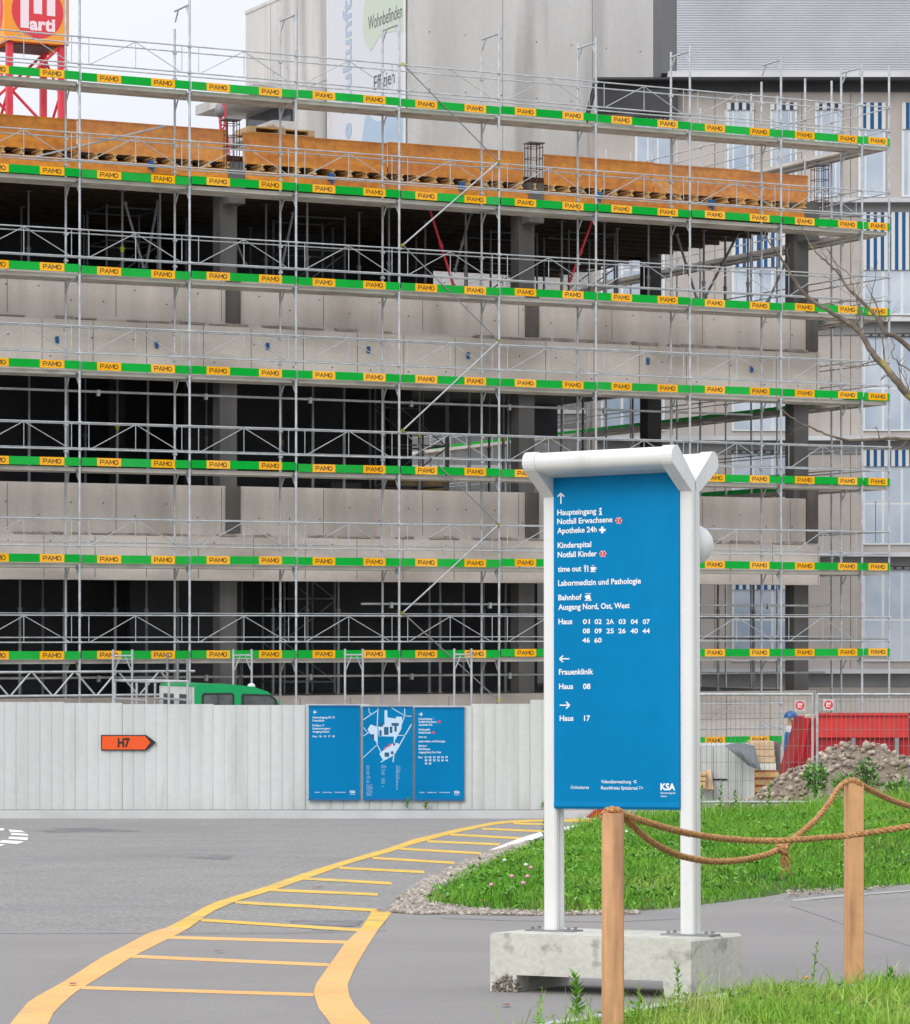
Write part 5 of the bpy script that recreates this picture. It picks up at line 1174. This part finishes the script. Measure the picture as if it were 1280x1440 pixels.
def ipoly(b, pts, mi=0, d=0.0): b.add([Vector((hX(x), HY_ - .0765 - d, hZ(y))) for x, y in pts], [tuple(range(len(pts)))], mi)
def iline(b, pts, w_, mi=0, d=0.0):
    for (xa, ya), (xb, yb) in zip(pts[:-1], pts[1:]):
        l = math.hypot(xb - xa, yb - ya); nx_, ny_ = -(yb - ya) / l * w_ / 2, (xb - xa) / l * w_ / 2; ipoly(b, [(xa + nx_, ya + ny_), (xb + nx_, yb + ny_), (xb - nx_, yb - ny_), (xa - nx_, ya - ny_)], mi, d)
t = info(434.5, 506.5, 992.5, 1124.5, 'left of the three blue boards, mostly empty with a left arrow and few lines', 0); b = MB()
iline(b, [(441, 1001.3), (446, 1001.3)], 1.1); iline(b, [(443.4, 999), (441, 1001.3), (443.4, 1003.6)], 1.0)
for s, x1, y in (('Hintereingang 05–12', 471, 1010), ('Frauenklinik', 456.5, 1014.4), ('Parkhaus  P', 456, 1021.2), ('Krankentransport', 465, 1025.6), ('Ausgang Südost', 463.5, 1030), ('Haus   06   14   17   40', 471, 1036.6)): itext(b, s, 440, x1, y, 2.6)
for s, x0, x1 in (('Onlinekarte', 443, 450), ('Videoüberwachung', 454, 467), ('Rauchfreies Spitalareal', 471, 486)): itext(b, s, x0, x1, 1114.6, 1.5, 0, .006)
itext(b, 'KSA', 492.5, 500, 1115, 3.4, 0, .03); itext(b, 'Kantonsspital', 492.5, 499.5, 1117.4, 1.1); b.build('lettering', paper, t)
t = info(583.5, 653, 995, 1125, 'right of the three blue boards, its left half filled with white lines and numbers', 0); b = MB()
iline(b, [(589, 1004.3), (594.4, 1004.3)], 1.1); iline(b, [(592, 1002), (594.4, 1004.3), (592, 1006.6)], 1.0)
for s, x1, y in (('Haupteingang  i', 610, 1012), ('Notfall Erwachsene', 614, 1016.2), ('Apotheke 24h', 608, 1020.4), ('Kinderspital', 604.5, 1027), ('Notfall Kinder', 606.5, 1031.4), ('time out', 600, 1037.4), ('Labormedizin und Pathologie', 626, 1043.6), ('Bahnhof', 600, 1050), ('Parkhaus', 605, 1054.4), ('Ausgang Nord, Ost, West', 620.5, 1059)): itext(b, s, 589, x1, y, 2.7)
for k, row in enumerate(('Haus', )): itext(b, row, 588.5, 594.5, 1066, 2.7)
for r_, row in enumerate((('01', '02', '2A', '03', '04', '07'), ('08', '09', '25', '26', '40', '44'), ('46', '60'))):
    for j, s in enumerate(row): itext(b, s, 597.5 + j * 5.8, 601 + j * 5.8, 1066 + r_ * 4.4, 2.7, 0, .02)
for x, y in ((618, 1014.8), (610, 1030)): ipoly(b, [(x + 1.9 * math.cos(a), y + 1.9 * math.sin(a)) for a in [6.283 * k / 10 for k in range(10)]], 1)
for s, x0, x1 in (('Onlinekarte', 590, 597), ('Videoüberwachung', 601, 614), ('Rauchfreies Spitalareal', 618, 633)): itext(b, s, x0, x1, 1114.8, 1.5, 0, .006)
itext(b, 'KSA', 639, 646.5, 1115.4, 3.4, 0, .03); itext(b, 'Kantonsspital', 639, 646, 1117.8, 1.1); b.build('lettering', [paper, redink], t)
t = info(510.5, 580.5, 994, 1124.5, 'middle of the three blue boards, showing a white site map over a list', 0); b = MB()
def Z(x, y): return (420 + x / 4.923, 980 + y / 4.923)
for pl, w_ in (([(448, 158), (552, 90), (550, 70)], 1.2), ([(487, 72), (490, 110), (520, 118)], .9), ([(448, 270), (500, 240)], 1.0), ([(450, 210), (480, 250)], .8), ([(550, 90), (545, 200), (545, 330), (580, 400)], 1.2), ([(640, 72), (735, 130), (782, 134)], 1.0), ([(782, 190), (740, 260), (690, 350), (660, 400), (655, 450)], 1.5), ([(682, 266), (740, 266)], 1.0), ([(448, 420), (545, 330)], 1.0), ([(570, 450), (660, 400)], 1.2), ([(735, 80), (735, 130), (700, 225)], 1.2)):
    iline(b, [Z(*q) for q in pl], w_, 1)
for pl in ([(596, 92), (614, 92), (616, 142), (674, 150), (676, 136), (718, 138), (712, 222), (668, 300), (668, 318), (660, 318), (660, 274), (556, 272), (552, 206), (596, 190)], [(478, 226), (500, 190), (548, 208), (545, 325)], [(560, 392), (640, 326), (690, 318), (700, 340), (664, 392), (588, 442)]):
    q = [Z(*p) for p in pl]; ipoly(b, q, 1, .0006)
for (x0, y0, x1, y1) in ((592, 208, 624, 262), (560, 180, 586, 206), (560, 230, 576, 270), (644, 180, 694, 200), (632, 205, 650, 250), (664, 200, 680, 240), (596, 384, 628, 414), (500, 258, 524, 292), (640, 376, 658, 396)): ipoly(b, [Z(x0, y0), Z(x1, y0), Z(x1, y1), Z(x0, y1)], 2, .0012)
for (x, y, mi) in ((636, 330, 3), (600, 354, 3), (662, 330, 2), (624, 340, 3)): c = Z(x, y); ipoly(b, [(c[0] + 1.6 * math.cos(a), c[1] + 1.6 * math.sin(a)) for a in [6.283 * k / 8 for k in range(8)]], mi, .0014)
for cx, y0, n, w_ in ((472, 472, 4, 24), (472, 508, 4, 28), (472, 548, 2, 26), (472, 572, 3, 22), (472, 606, 6, 46), (472, 646, 5, 50), (575, 470, 3, 40), (575, 502, 4, 30), (575, 534, 1, 20), (575, 562, 5, 30), (575, 616, 1, 30), (675, 474, 6, 34), (675, 520, 8, 24), (675, 580, 4, 18), (675, 612, 4, 14)):
    for k in range(n): a = Z(cx, y0 + k * 8 + 5); itext(b, random.choice(['Haus', 'Klinik', 'Labor', 'Notfall', 'Spital', 'Apotheke', 'Bahnhof']), a[0], a[0] + random.uniform(.6, 1.05) * w_ / 4.9, a[1], 1.0, 1, .0)
b.build('site_map', [paper, pale_blue, map_dark, redink], t)
# little weeds climbing out of the footway under the boards
for x, h, l in ((572, .2, 'weed tuft at the foot of the hoarding below the middle board'), (598, .16, 'small weed at the foot of the hoarding below the right board'), (762, .2, 'small weed at the foot of the hoarding beside the left sign post')):
    weed(Vector((hX(x), HY_ - .12, zf)), h, 22, .07, l, .6)
b = MB(); q = P(838, 1147, 55.0); b.prism([(-.16, 0), (.2, 0), (.2, .14), (.08, .19), (-.03, .12)], q - Vector((0, .1, .04)), (1, 0, 0), (0, 0, 1), (0, .3, 0)); b.box(q + Vector((-.22, -.14, -.06)), q + Vector((.22, .24, -.035)), 1)
tag(b.build('marker_base', [skip_red, kerbm]), 'red plastic marker foot on the road behind the first rope post', 'marker')
# ================================================================== green crew-cab van behind the hoarding
VY = 60.5; q0 = P(274, 990, VY); VA = R(26)
vn = thing('crew_van', 'green crew cab van behind the white hoarding, only its cab above the top edge', 'van', (q0.x, VY, GZ), Matrix.Rotation(VA, 3, 'Z'))
HT = CZ + (HY - 962) * VY / F - GZ                      # roof height
def cabprof(s=0.0): return [(0, .5), (2.65, .5), (2.65, 1.02), (2.12, 1.22), (1.72, HT - .34), (1.50, HT - .16), (1.2, HT - .06), (.6, HT), (.04, HT - .01), (0, HT - .05)]
b = MB(); b.prism(cabprof(), (0, 0, 0), (1, 0, 0), (0, 0, 1), (0, 1.85, 0)); body = b.build('cab_body', van_green, vn, local=True)
def vwin(pts, nm, side=-1, ins=.03):
    b = MB(); b.prism(pts, (0, -.012, 0), (1, 0, 0), (0, 0, 1), (0, .010, 0)); s_ = b.build('seal', rubber_seal, body, local=True)
    c = (sum(p[0] for p in pts) / len(pts), sum(p[1] for p in pts) / len(pts)); p2 = [(c[0] + (p[0] - c[0]) * .88, c[1] + (p[1] - c[1]) * .86) for p in pts]
    b = MB(); b.prism(p2, (0, -.016, 0), (1, 0, 0), (0, 0, 1), (0, .003, 0)); b.build(nm, glass_d, body, local=True)
vwin([(.14, 1.35), (.80, 1.35), (.80, HT - .21), (.76, HT - .17), (.18, HT - .17), (.14, HT - .21)], 'side_window'); vwin([(.95, 1.35), (1.95, 1.35), (1.66, HT - .30), (1.55, HT - .21), (.98, HT - .19), (.95, HT - .22)], 'front_window')
b = MB(); b.box((.46, -.018, 1.4), (.48, -.0165, HT - .2)); b.box((1.62, -.018, 1.4), (1.66, -.0165, HT - .33)); b.build('window_bar', rubber_seal, body, local=True)
b = MB(); b.box((-.02, .02, .6), (-.002, 1.83, HT - .06)); bk = b.build('rear_wall', white, vn, local=True)
b = MB(); b.box((-.026, .25, HT - .55), (-.021, .75, HT - .2)); b.box((-.026, 1.05, HT - .55), (-.021, 1.6, HT - .2)); b.build('rear_window', glassdark, bk, local=True)
b = MB(); b.box((-3.2, 0, .75), (-.05, 1.9, .85)); b.box((-3.2, 0, .85), (-.05, .04, 1.2)); b.box((-3.2, 1.86, .85), (-.05, 1.9, 1.2)); b.build('load_bed', steel_dull, vn, local=True)
for x in (-2.3, 2.0):
    for y in (0.0, 1.65):
        b = MB(); b.tube([(x, y, .34), (x, y + .22, .34)], .34, 20); wh = b.build('wheel', black, vn, local=True); b = MB(); b.tube([(x, y - .004, .34), (x, y + .224, .34)], .19, 14); b.build('rim', steel, wh, local=True)
b = MB()
for y in (.06, 1.8):
    for x in (-.12, -.5, -.95): b.tube([(x, y, .85), (x, y, HT + .05)], .025, 6)
    for z in (HT - .45, HT + .05): b.tube([(-.12, y, z), (-.95, y, z)], .025, 6)
for z in (HT - .62, HT - .3, HT + .05): b.tube([(-.12, .06, z), (-.12, 1.8, z)], .025, 6); b.tube([(-.95, .06, z), (-.95, 1.8, z)], .025, 6)
b.build('ladder_rack', steel, vn, local=True)
b = MB(); b.sphere((1.36, .5, HT - .06), .06, 0, 10, 6, (1.4, 1, 1)); b.build('roof_lamp', white, vn, local=True)
b = MB(); b.tube([(1.3, .9, HT - .07), (1.3, .9, HT + .12)], .05, 10); b.tube([(1.3, .9, HT + .12), (1.3, .9, HT + .34)], .012, 5); b.build('aerial', black, vn, local=True)
# ================================================================== rubble, mesh fence, skip, worker, shed, timber
RC = Vector(((1200 - HX) * 55.5 / F, 55.5, -1.35)); b = MB(); n1, n2 = 60, 26
rh = thing('rubble_heap', 'heap of broken concrete rubble and earth behind the lawn', 'rubble', RC)
def rub(x, y):
    zpk = 1.08; ex = abs((x + .05) / (1.95 if x < 0 else 3.9)) ; ey = abs(y / 1.7); r = (ex ** 1.7 + ey ** 1.9)
    return zpk * max(0, 1 - r ** .75) + .07 * math.sin(x * 5 + y * 3) * math.sin(x * 2.3 - y * 4) + .04 * math.sin(11 * x + 3) * math.cos(9 * y)
vs_ = [RC + Vector((-2.7 + 7.2 * i / (n1 - 1), -1.8 + 3.6 * j / (n2 - 1), rub(-2.7 + 7.2 * i / (n1 - 1), -1.8 + 3.6 * j / (n2 - 1)) - .05)) for j in range(n2) for i in range(n1)]
b.add(vs_, [(j * n1 + i, j * n1 + i + 1, (j + 1) * n1 + i + 1, (j + 1) * n1 + i) for j in range(n2 - 1) for i in range(n1 - 1)], 0, True); b.build('earth_mound', rubbled, rh)
N = 5200; px_ = rng.uniform(-2.5, 4.3, N); py_ = rng.uniform(-1.75, .9, N); pz_ = np.array([rub(a, c) for a, c in zip(px_, py_)]); k_ = pz_ > .02; px_, py_, pz_ = px_[k_], py_[k_], pz_[k_]
rd_ = .012 + .062 * rng.random(len(px_)) ** 5; st_ = stones('broken_stones', np.stack([px_, py_, pz_ + .0], 1), rd_, rubbles, .75); st_.parent = rh; tag(st_, kind='stuff')
for (x, y, r_) in ((.22, -.15, .13), (-.12, -.3, .07), (1.3, -.9, .09), (1.75, -1.1, .13), (-1.3, -1.0, .11), (-1.7, -1.1, .09), (.75, -.5, .07), (2.2, -.8, .1)):
    o = stones('lump', np.array([[x, y, rub(x, y) + r_ * .2]]), np.array([r_]), rubbles, .7); o.parent = rh
# mesh fence panels
FY = 53.0
def fx(p): return (p - HX) * FY / F
def fz(p): return CZ + (HY - p) * FY / F
def mesh_panel(x0, x1, label, rz=0.0):
    t = thing('mesh_fence', label, 'fence', (x0, FY, fz(1120)), group='grey mesh site fence panels'); z0, z1 = fz(1128), fz(976.5); b = MB()
    b.tube([(x0, FY, z0 - .2), (x0, FY, z1)], .021, 8); b.tube([(x1, FY, z0 - .2), (x1, FY, z1)], .021, 8); b.tube([(x0, FY, z1), (x1, FY, z1)], .021, 8); b.tube([(x0, FY, z0), (x1, FY, z0)], .021, 8); b.build('frame', steel, t)
    b = MB(); n = int((x1 - x0) / .078)
    for k in range(1, n): x = x0 + (x1 - x0) * k / n; b.tube([(x, FY, z0), (x, FY, z1)], .0030, 4, caps=False)
    for z in (fz(1098), fz(1072), fz(1049), fz(1026), fz(1003), fz(986)): b.tube([(x0, FY - .006, z), (x1, FY - .006, z)], .0030, 4, caps=False)
    b.build('wire_mesh', steel_dull, t)
mesh_panel(fx(852), fx(1143), 'grey wire mesh fence panel before the concrete base wall, left of the double post'); mesh_panel(fx(1149.5), fx(1440), 'grey wire mesh fence panel in front of the red skip, right of the double post')
def mplate(px_, py_, label, s=.105):
    t = thing('company_plate', label, 'sign', (fx(px_), FY - .03, fz(py_) - s), group='small company plates on the mesh fence'); c = Vector((fx(px_), FY - .035, fz(py_)))
    b = MB(); b.box(c + Vector((-s, .005, -s * 1.05)), c + Vector((s, .015, s * 1.05))); b.build('plate', kerbm, t)
    b = MB(); r = s * .82; b.add([c + Vector((r * math.cos(a), 0, r * math.sin(a))) for a in [6.283 * k / 24 for k in range(24)]], [tuple(range(24))]); b.build('red_disc', redink, t)
    q = MB()
    for (x0, x1, z0, z1) in ((-.5, -.24, -.5, .5), (-.24, .5, .3, .5), (-.1, .12, -.05, .3), (.26, .5, -.05, .3), (-.24, .4, -.5, -.3)): q.add([c + Vector((x * r, -.004, z * r)) for (x, z) in ((x0, z0), (x1, z0), (x1, z1), (x0, z1))], [(0, 1, 2, 3)])
    q.build('logo', pinkw, t)
mplate(1125, 992.0, 'small red and white company plate left of the double fence post', .088); mplate(1165, 991.0, 'small red and white company plate right of the double fence post', .088)
# skip
SY = 62.0
def kx(p): return (p - HX) * SY / F
def kz(p): return CZ + (HY - p) * SY / F
sk = thing('waste_skip', 'red steel waste skip with a slanted end behind the mesh fence and rubble heap', 'skip', (kx(1200), SY, GZ))
b = MB(); b.prism([(kx(1104), kz(1108)), (kx(1133), kz(1010)), (kx(1345), kz(1010)), (kx(1345), GZ), (kx(1104), GZ)][::-1], (0, SY, 0), (1, 0, 0), (0, 0, 1), (0, 1.9, 0)); b.build('body', skip_red, sk)
b = MB(); b.box((kx(1149), SY - .10, kz(1037)), (kx(1277), SY - .002, kz(1003))); b.box((kx(1149), SY - .16, kz(1006)), (kx(1277), SY - .101, kz(1002))); b.build('side_band', skip_lt, sk)
b = MB()
for x in (1136, 1150): b.bar((kx(x - 24), SY - .06, GZ), (kx(x), SY - .06, kz(1010)), .07, .08)
for x in (1197, 1258): b.box((kx(x), SY - .10, GZ), (kx(x + 5), SY - .003, kz(1037.5)), 1)
b.build('stiffener', [skip_red, steel_dull], sk)
b = MB()
for k in range(9): b.sphere((kx(1138 + k * 1.6), SY + .2 + .1 * (k % 3), kz(1009) - .02 * (k % 2)), .07, 0, 6, 5)
b.build('rubble_filling', rubbles, sk)
# worker behind the skip, side-on
WYp = 64.2; wx = (1110 - HX) * WYp / F; wz = GZ - .03
def skinned(name, verts, edges, radii, mats, parent, root=0, sub=2):
    me = bpy.data.meshes.new(name); me.from_pydata([tuple(v) for v in verts], edges, []); o = bpy.data.objects.new(name, me); COL.objects.link(o)
    sm = o.modifiers.new('skin', 'SKIN'); sm.use_smooth_shade = True
    for i, r_ in enumerate(radii): me.skin_vertices[0].data[i].radius = (r_, r_) if not isinstance(r_, tuple) else r_; me.skin_vertices[0].data[i].use_root = i == root
    s2 = o.modifiers.new('sub', 'SUBSURF'); s2.levels = sub; s2.render_levels = sub; bpy.context.view_layer.update()
    nm = bpy.data.meshes.new_from_object(o.evaluated_get(bpy.context.evaluated_depsgraph_get())); o.modifiers.clear(); o.data = nm; bpy.data.meshes.remove(me); nm.materials.clear()
    for m_ in mats: nm.materials.append(m_)
    o.parent = parent; return o
pe = thing('person', 'worker in blue clothing and blue helmet standing side-on behind the red skip', 'person', (wx, WYp, wz))
V3 = [(0, 0, .92), (0, 0, 1.10), (0, 0, 1.32), (.01, 0, 1.44), (.02, 0, 1.52), (.035, 0, 1.62),           # 0-5 spine, neck, head
      (0, .1, .86), (.01, .1, .48), (-.02, .1, .09), (.12, .11, .04),                                        # 6-9 right leg
      (0, -.1, .86), (.03, -.1, .48), (.0, -.1, .09), (.14, -.11, .04),                                     # 10-13 left leg
      (0, .19, 1.38), (-.03, .23, 1.12), (.10, .22, .92), (.15, .21, .84),                                   # 14-17
      (0, -.19, 1.38), (-.02, -.23, 1.12), (.14, -.22, .95), (.20, -.21, .88)]                              # 18-21
E3 = [(0, 1), (1, 2), (2, 3), (3, 4), (4, 5), (0, 6), (6, 7), (7, 8), (8, 9), (0, 10), (10, 11), (11, 12), (12, 13), (2, 14), (14, 15), (15, 16), (16, 17), (2, 18), (18, 19), (19, 20), (20, 21)]
R3 = [.12, .115, .13, .075, .055, .095, .095, .065, .05, .04, .095, .065, .05, .04, .06, .048, .036, .034, .06, .048, .036, .034]
bd = skinned('body', V3, E3, R3, [trous, vestb, skin, vestw], pe)
for p in bd.data.polygons:
    z = p.center.z; y = abs(p.center.y); p.material_index = 0 if z < .98 and y < .19 else (2 if (z > 1.47 or (z < .93 and y >= .19)) else (3 if z > 1.36 else 1))
b = MB(); hc = Vector((.035, 0, 1.655)); b.sphere(hc, .125, 0, 16, 8, (1.1, .95, 1.0), half=True); b.tube([hc + Vector((0, 0, -.012)), hc + Vector((0, 0, .005))], .14, 18); b.obox(hc + Vector((.15, 0, -.004)), (1, 0, 0), (0, 1, 0), (0, 0, 1), (.05, .08, .008)); b.build('helmet', helm, pe, local=True)
b = MB(); b.sphere((.135, 0, 1.60), .018, 0, 6, 5); b.sphere((.10, .03, 1.625), .012, 1, 6, 5); b.sphere((.10, -.03, 1.625), .012, 1, 6, 5); b.sphere((.02, .092, 1.60), .022, 0, 6, 5, (1, .5, 1.3)); b.sphere((.02, -.092, 1.60), .022, 0, 6, 5, (1, .5, 1.3)); b.box((.118, -.02, 1.562), (.126, .02, 1.568), 2); b.build('face', [skin, black, redink], pe, local=True)
for s in (-1, 1):
    b = MB(); w0 = Vector((.15, .21, .84)) if s > 0 else Vector((.20, -.21, .88)); d = Vector((.35, 0, -.9)).normalized(); b.tube([w0, w0 + d * .05, w0 + d * .09], [.032, .04, .036], 8)
    for k, l in enumerate((.07, .08, .075, .06)): o = w0 + d * .085 + Vector((.9, 0, .35)) * (k - 1.5) * .018; b.tube([o, o + d * l * .5 + Vector((.004, 0, 0)), o + d * l + Vector((-.008, 0, 0))], [.009, .008, .006], 6)
    b.tube([w0 + d * .03 + Vector((.03, 0, 0)), w0 + d * .06 + Vector((.05, 0, 0)), w0 + d * .09 + Vector((.05, 0, 0))], [.010, .009, .007], 6); b.build('hand', skin, pe, local=True)
# white site cabin / shed wall with tarpaulin, planks
CYs = 58.5
def cx(p): return (p - HX) * CYs / F
def cz(p): return CZ + (HY - p) * CYs / F
cb = thing('white_site_box', 'low white panelled site box behind the mesh fence right of the sign', 'shed', (cx(1010), CYs, GZ))
b = MB(); b.box((cx(905), CYs, GZ), (cx(1061), CYs + 1.6, cz(1049))); bx_ = b.build('wall', hoard, cb)
b = MB()
for p in (926, 944, 962, 985, 1003, 1024): b.box((cx(p), CYs - .008, GZ), (cx(p + .5), CYs - .001, cz(1050)))
b.box((cx(1038), CYs - .05, GZ), (cx(1043), CYs - .009, cz(1062)), 1); b.box((cx(1003), CYs - .02, cz(1097.6)), (cx(1023), CYs - .009, cz(1095)), 2); b.box((cx(1062), CYs + .3, GZ), (cx(1064), CYs + .4, cz(1080)), 3); b.build('trim', [joint, hoard, black, yellow], cb)
tp = []; nU, nV = 14, 10; b = MB()
quad = [P(1019, 1048, 58.1), P(1061, 1049, 58.1), P(1071, 1084, 57.9), P(1052, 1076, 57.95)]
for j in range(nV + 1):
    for i in range(nU + 1):
        u, v = i / nU, j / nV; p = (quad[0] * (1 - u) + quad[1] * u) * (1 - v) + (quad[3] * (1 - u) + quad[2] * u) * v
        p = p + Vector((0, -.12 * math.sin(u * 3.1) * math.sin(v * 2.5) - .03 * math.sin(u * 14 + v * 5) * v, .05 * math.sin(u * 3.14) * (1 - v))); tp.append(p)
W1 = nU + 1; b.add(tp + [p + Vector((0, .02, -.004)) for p in tp], [(j * W1 + i, j * W1 + i + 1, (j + 1) * W1 + i + 1, (j + 1) * W1 + i) for j in range(nV) for i in range(nU)] + [(len(tp) + j * W1 + i, len(tp) + (j + 1) * W1 + i, len(tp) + (j + 1) * W1 + i + 1, len(tp) + j * W1 + i + 1) for j in range(nV) for i in range(nU)], 0, True)
tag(b.build('tarpaulin', tarpm), 'grey tarpaulin slung down the right corner of the white site box', 'tarpaulin')
PYs = 60.0
for k, (x0, x1, y0, y1, m_, l) in enumerate([(1055, 1089, 1043, 1053.6, pine, 'topmost pale timber block of the stack beside the tarpaulin'), (1057, 1090, 1054, 1063.4, pine, 'second pale timber block from the top of the stack beside the tarpaulin'), (1060, 1091, 1063.8, 1073, pine, 'third pale timber block in the stack beside the tarpaulin'), (1063, 1092, 1073.4, 1083, whitef, 'whitish wrapped block under the pale timber stack')]):
    b = MB(); f_ = PYs / F; xa, xb, za, zb = (x0 - HX) * f_, (x1 - HX) * f_, CZ + (HY - y1) * f_, CZ + (HY - y0) * f_; n = 3
    for i in range(n): b.box((xa + .0, PYs + i * .22, za + .002), (xb - random.uniform(0, .03), PYs + i * .22 + .215, zb - .002))
    tag(b.build('timber_block', m_), l, 'timber', 'stacked timber beside the white box')
b = MB(); f_ = PYs / F; b.box(((1062 - HX) * f_, PYs - .02, GZ), ((1094 - HX) * f_, PYs + .7, CZ + (HY - 1083.2) * f_)); 
for k in range(5): b.box(((1062 - HX) * f_ - .02, PYs - .04, GZ + .05 + k * .14), ((1094 - HX) * f_ + .02, PYs - .021, GZ + .14 + k * .14), 1)
tag(b.build('brick_pallet', [mat('clay brick', S(190, 120, 84, .8), S(150, 90, 64, .8), scale=6, rough=.9, fine=.1), timber]), 'low stack of clay bricks on boards under the pale timber', 'bricks')
b = MB(); b.box(((1091 - HX) * f_, PYs + .8, GZ), ((1104 - HX) * f_, PYs + 1.8, CZ + (HY - 1047) * f_)); tag(b.build('concrete_pier', conc_w), 'dark rough concrete pier between the timber stack and the red skip', 'pier')
t = thing('plank_pile', 'small pile of weathered planks leaning on the white site box at its left end', 'planks', (cx(992), CYs - .3, GZ))
for k, (x0, x1, y0, y1) in enumerate(((982, 993, 1085, 1088.6), (981, 990, 1091, 1096), (982, 989, 1098, 1106))): b = MB(); b.box((cx(x0), CYs - .5, cz(y1)), (cx(x1), CYs - .1, cz(y0))); b.build('plank', timber, t)
b = MB(); b.bar((cx(998), CYs - .3, cz(1110)), (cx(996), CYs - .06, cz(1083)), .09, .05); b.bar((cx(992), CYs - .3, cz(1110)), (cx(994.5), CYs - .06, cz(1086)), .07, .05); b.build('leaning_board', pine, t)
# ================================================================== bare tree at the right edge
TY = 30.0
tr_ = thing('bare_tree', 'leafless tree with lichen covered branches reaching in from the right edge', 'tree', (5.6, TY + .3, gz(TY) + .6))
def tp_(x, y, d=0): return P(x, y, TY + d)
trunk = [Vector((5.6, TY + .3, gz(TY))), Vector((5.56, TY + .3, .8)), Vector((5.5, TY + .2, 2.0)), Vector((5.35, TY + .2, 3.1)), Vector((5.3, TY + .3, 4.2)), Vector((5.45, TY + .4, 5.4)), Vector((5.4, TY + .5, 6.6))]
b = MB(); b.tube(trunk, [.17, .14, .12, .10, .08, .05, .02], 10); b.build('trunk', bark, tr_)
def branch(pts, r0, r1, name='branch', tw=1.0, sub=True):
    b = MB(); n = len(pts); fine = []
    for i in range(n - 1):
        p0, p1, p2, p3 = pts[max(0, i - 1)], pts[i], pts[i + 1], pts[min(n - 1, i + 2)]
        for k in range(4):
            t = k / 4; fine.append(.5 * ((2 * p1) + (p2 - p0) * t + (2 * p0 - 5 * p1 + 4 * p2 - p3) * t * t + (3 * p1 - p0 - 3 * p2 + p3) * t ** 3) + Vector((random.gauss(0, .004), 0, random.gauss(0, .004))))
    fine.append(pts[-1]); m_ = len(fine); b.tube(fine, [r0 + (r1 - r0) * (i / (m_ - 1)) ** .8 for i in range(m_)], 7)
    def twig(p, d, l, r, depth):
        q = [p]; dd = d.normalized()
        for k in range(5): dd = (dd + Vector((random.gauss(0, .22), random.gauss(0, .15), random.gauss(0, .18) + .03))).normalized(); q.append(q[-1] + dd * l / 5)
        b.tube(q, [r * .75 * (1 - .15 * k) for k in range(6)], 5)
        if depth:
            for k in (1, 2, 3, 4):
                if random.random() < .65: twig(q[k], (dd + Vector((random.gauss(0, .7), random.gauss(0, .4), random.gauss(0, .6)))), l * random.uniform(.3, .55), r * .6, depth - 1)
    if sub:
        for i in range(4, m_ - 1, 2):
            if random.random() < .5 * tw:
                d = (fine[min(i + 1, m_ - 1)] - fine[i - 1]).normalized(); s = random.choice((-1, 1)); r_here = r0 + (r1 - r0) * (i / (m_ - 1)) ** .8
                twig(fine[i], d * .75 + Vector((s * .3, random.gauss(0, .3), s * .75)), random.uniform(.18, .48), min(.009, r_here * .5), 1)
    return b.build(name, bark, tr_)
main = [trunk[3]] + [tp_(*q) for q in ((1390, 640), (1330, 600), (1282, 559), (1263.6, 539), (1245, 516), (1226, 495), (1212, 471), (1191, 452.5), (1167.5, 438), (1142, 422), (1123, 403), (1108, 377.5), (1092.5, 354), (1085, 345), (1076, 330))]
branch(main, .052, .004, tw=.8)
branch([trunk[4]] + [tp_(*q, .3) for q in ((1370, 560), (1310, 512), (1280, 490), (1261, 473.6), (1242.5, 466.5), (1233, 445.5), (1209.7, 422), (1191, 403), (1179, 384.5), (1165, 370.5), (1149, 356), (1137, 340), (1122, 308))], .036, .0035, tw=.8)
branch([trunk[3]] + [tp_(*q, -.3) for q in ((1380, 640), (1330, 625), (1280, 617), (1238, 618), (1193, 619), (1167, 612), (1144, 602.5), (1123, 594), (1102, 577), (1094, 566))], .027, .0035, tw=.5)
branch([tp_(1245, 516), tp_(1243, 490), tp_(1241, 470), tp_(1240, 452), tp_(1233, 430), tp_(1222, 408), tp_(1219, 400)], .010, .003, tw=.5)
branch([tp_(1212, 470), tp_(1214, 445), tp_(1206, 425), tp_(1199, 400), tp_(1194, 385), tp_(1178, 372), tp_(1164, 350)], .009, .003, tw=.5)
branch([tp_(1280, 520), tp_(1262, 510), tp_(1254, 495), tp_(1258, 486), tp_(1253, 476)], .008, .003, tw=.4)
branch([trunk[5], tp_(1420, 300), tp_(1400, 200), tp_(1440, 120)], .04, .006); branch([trunk[4], tp_(1500, 480), tp_(1580, 400), tp_(1640, 330)], .05, .006); branch([trunk[2], tp_(1520, 640), tp_(1620, 560), tp_(1700, 520)], .05, .006)
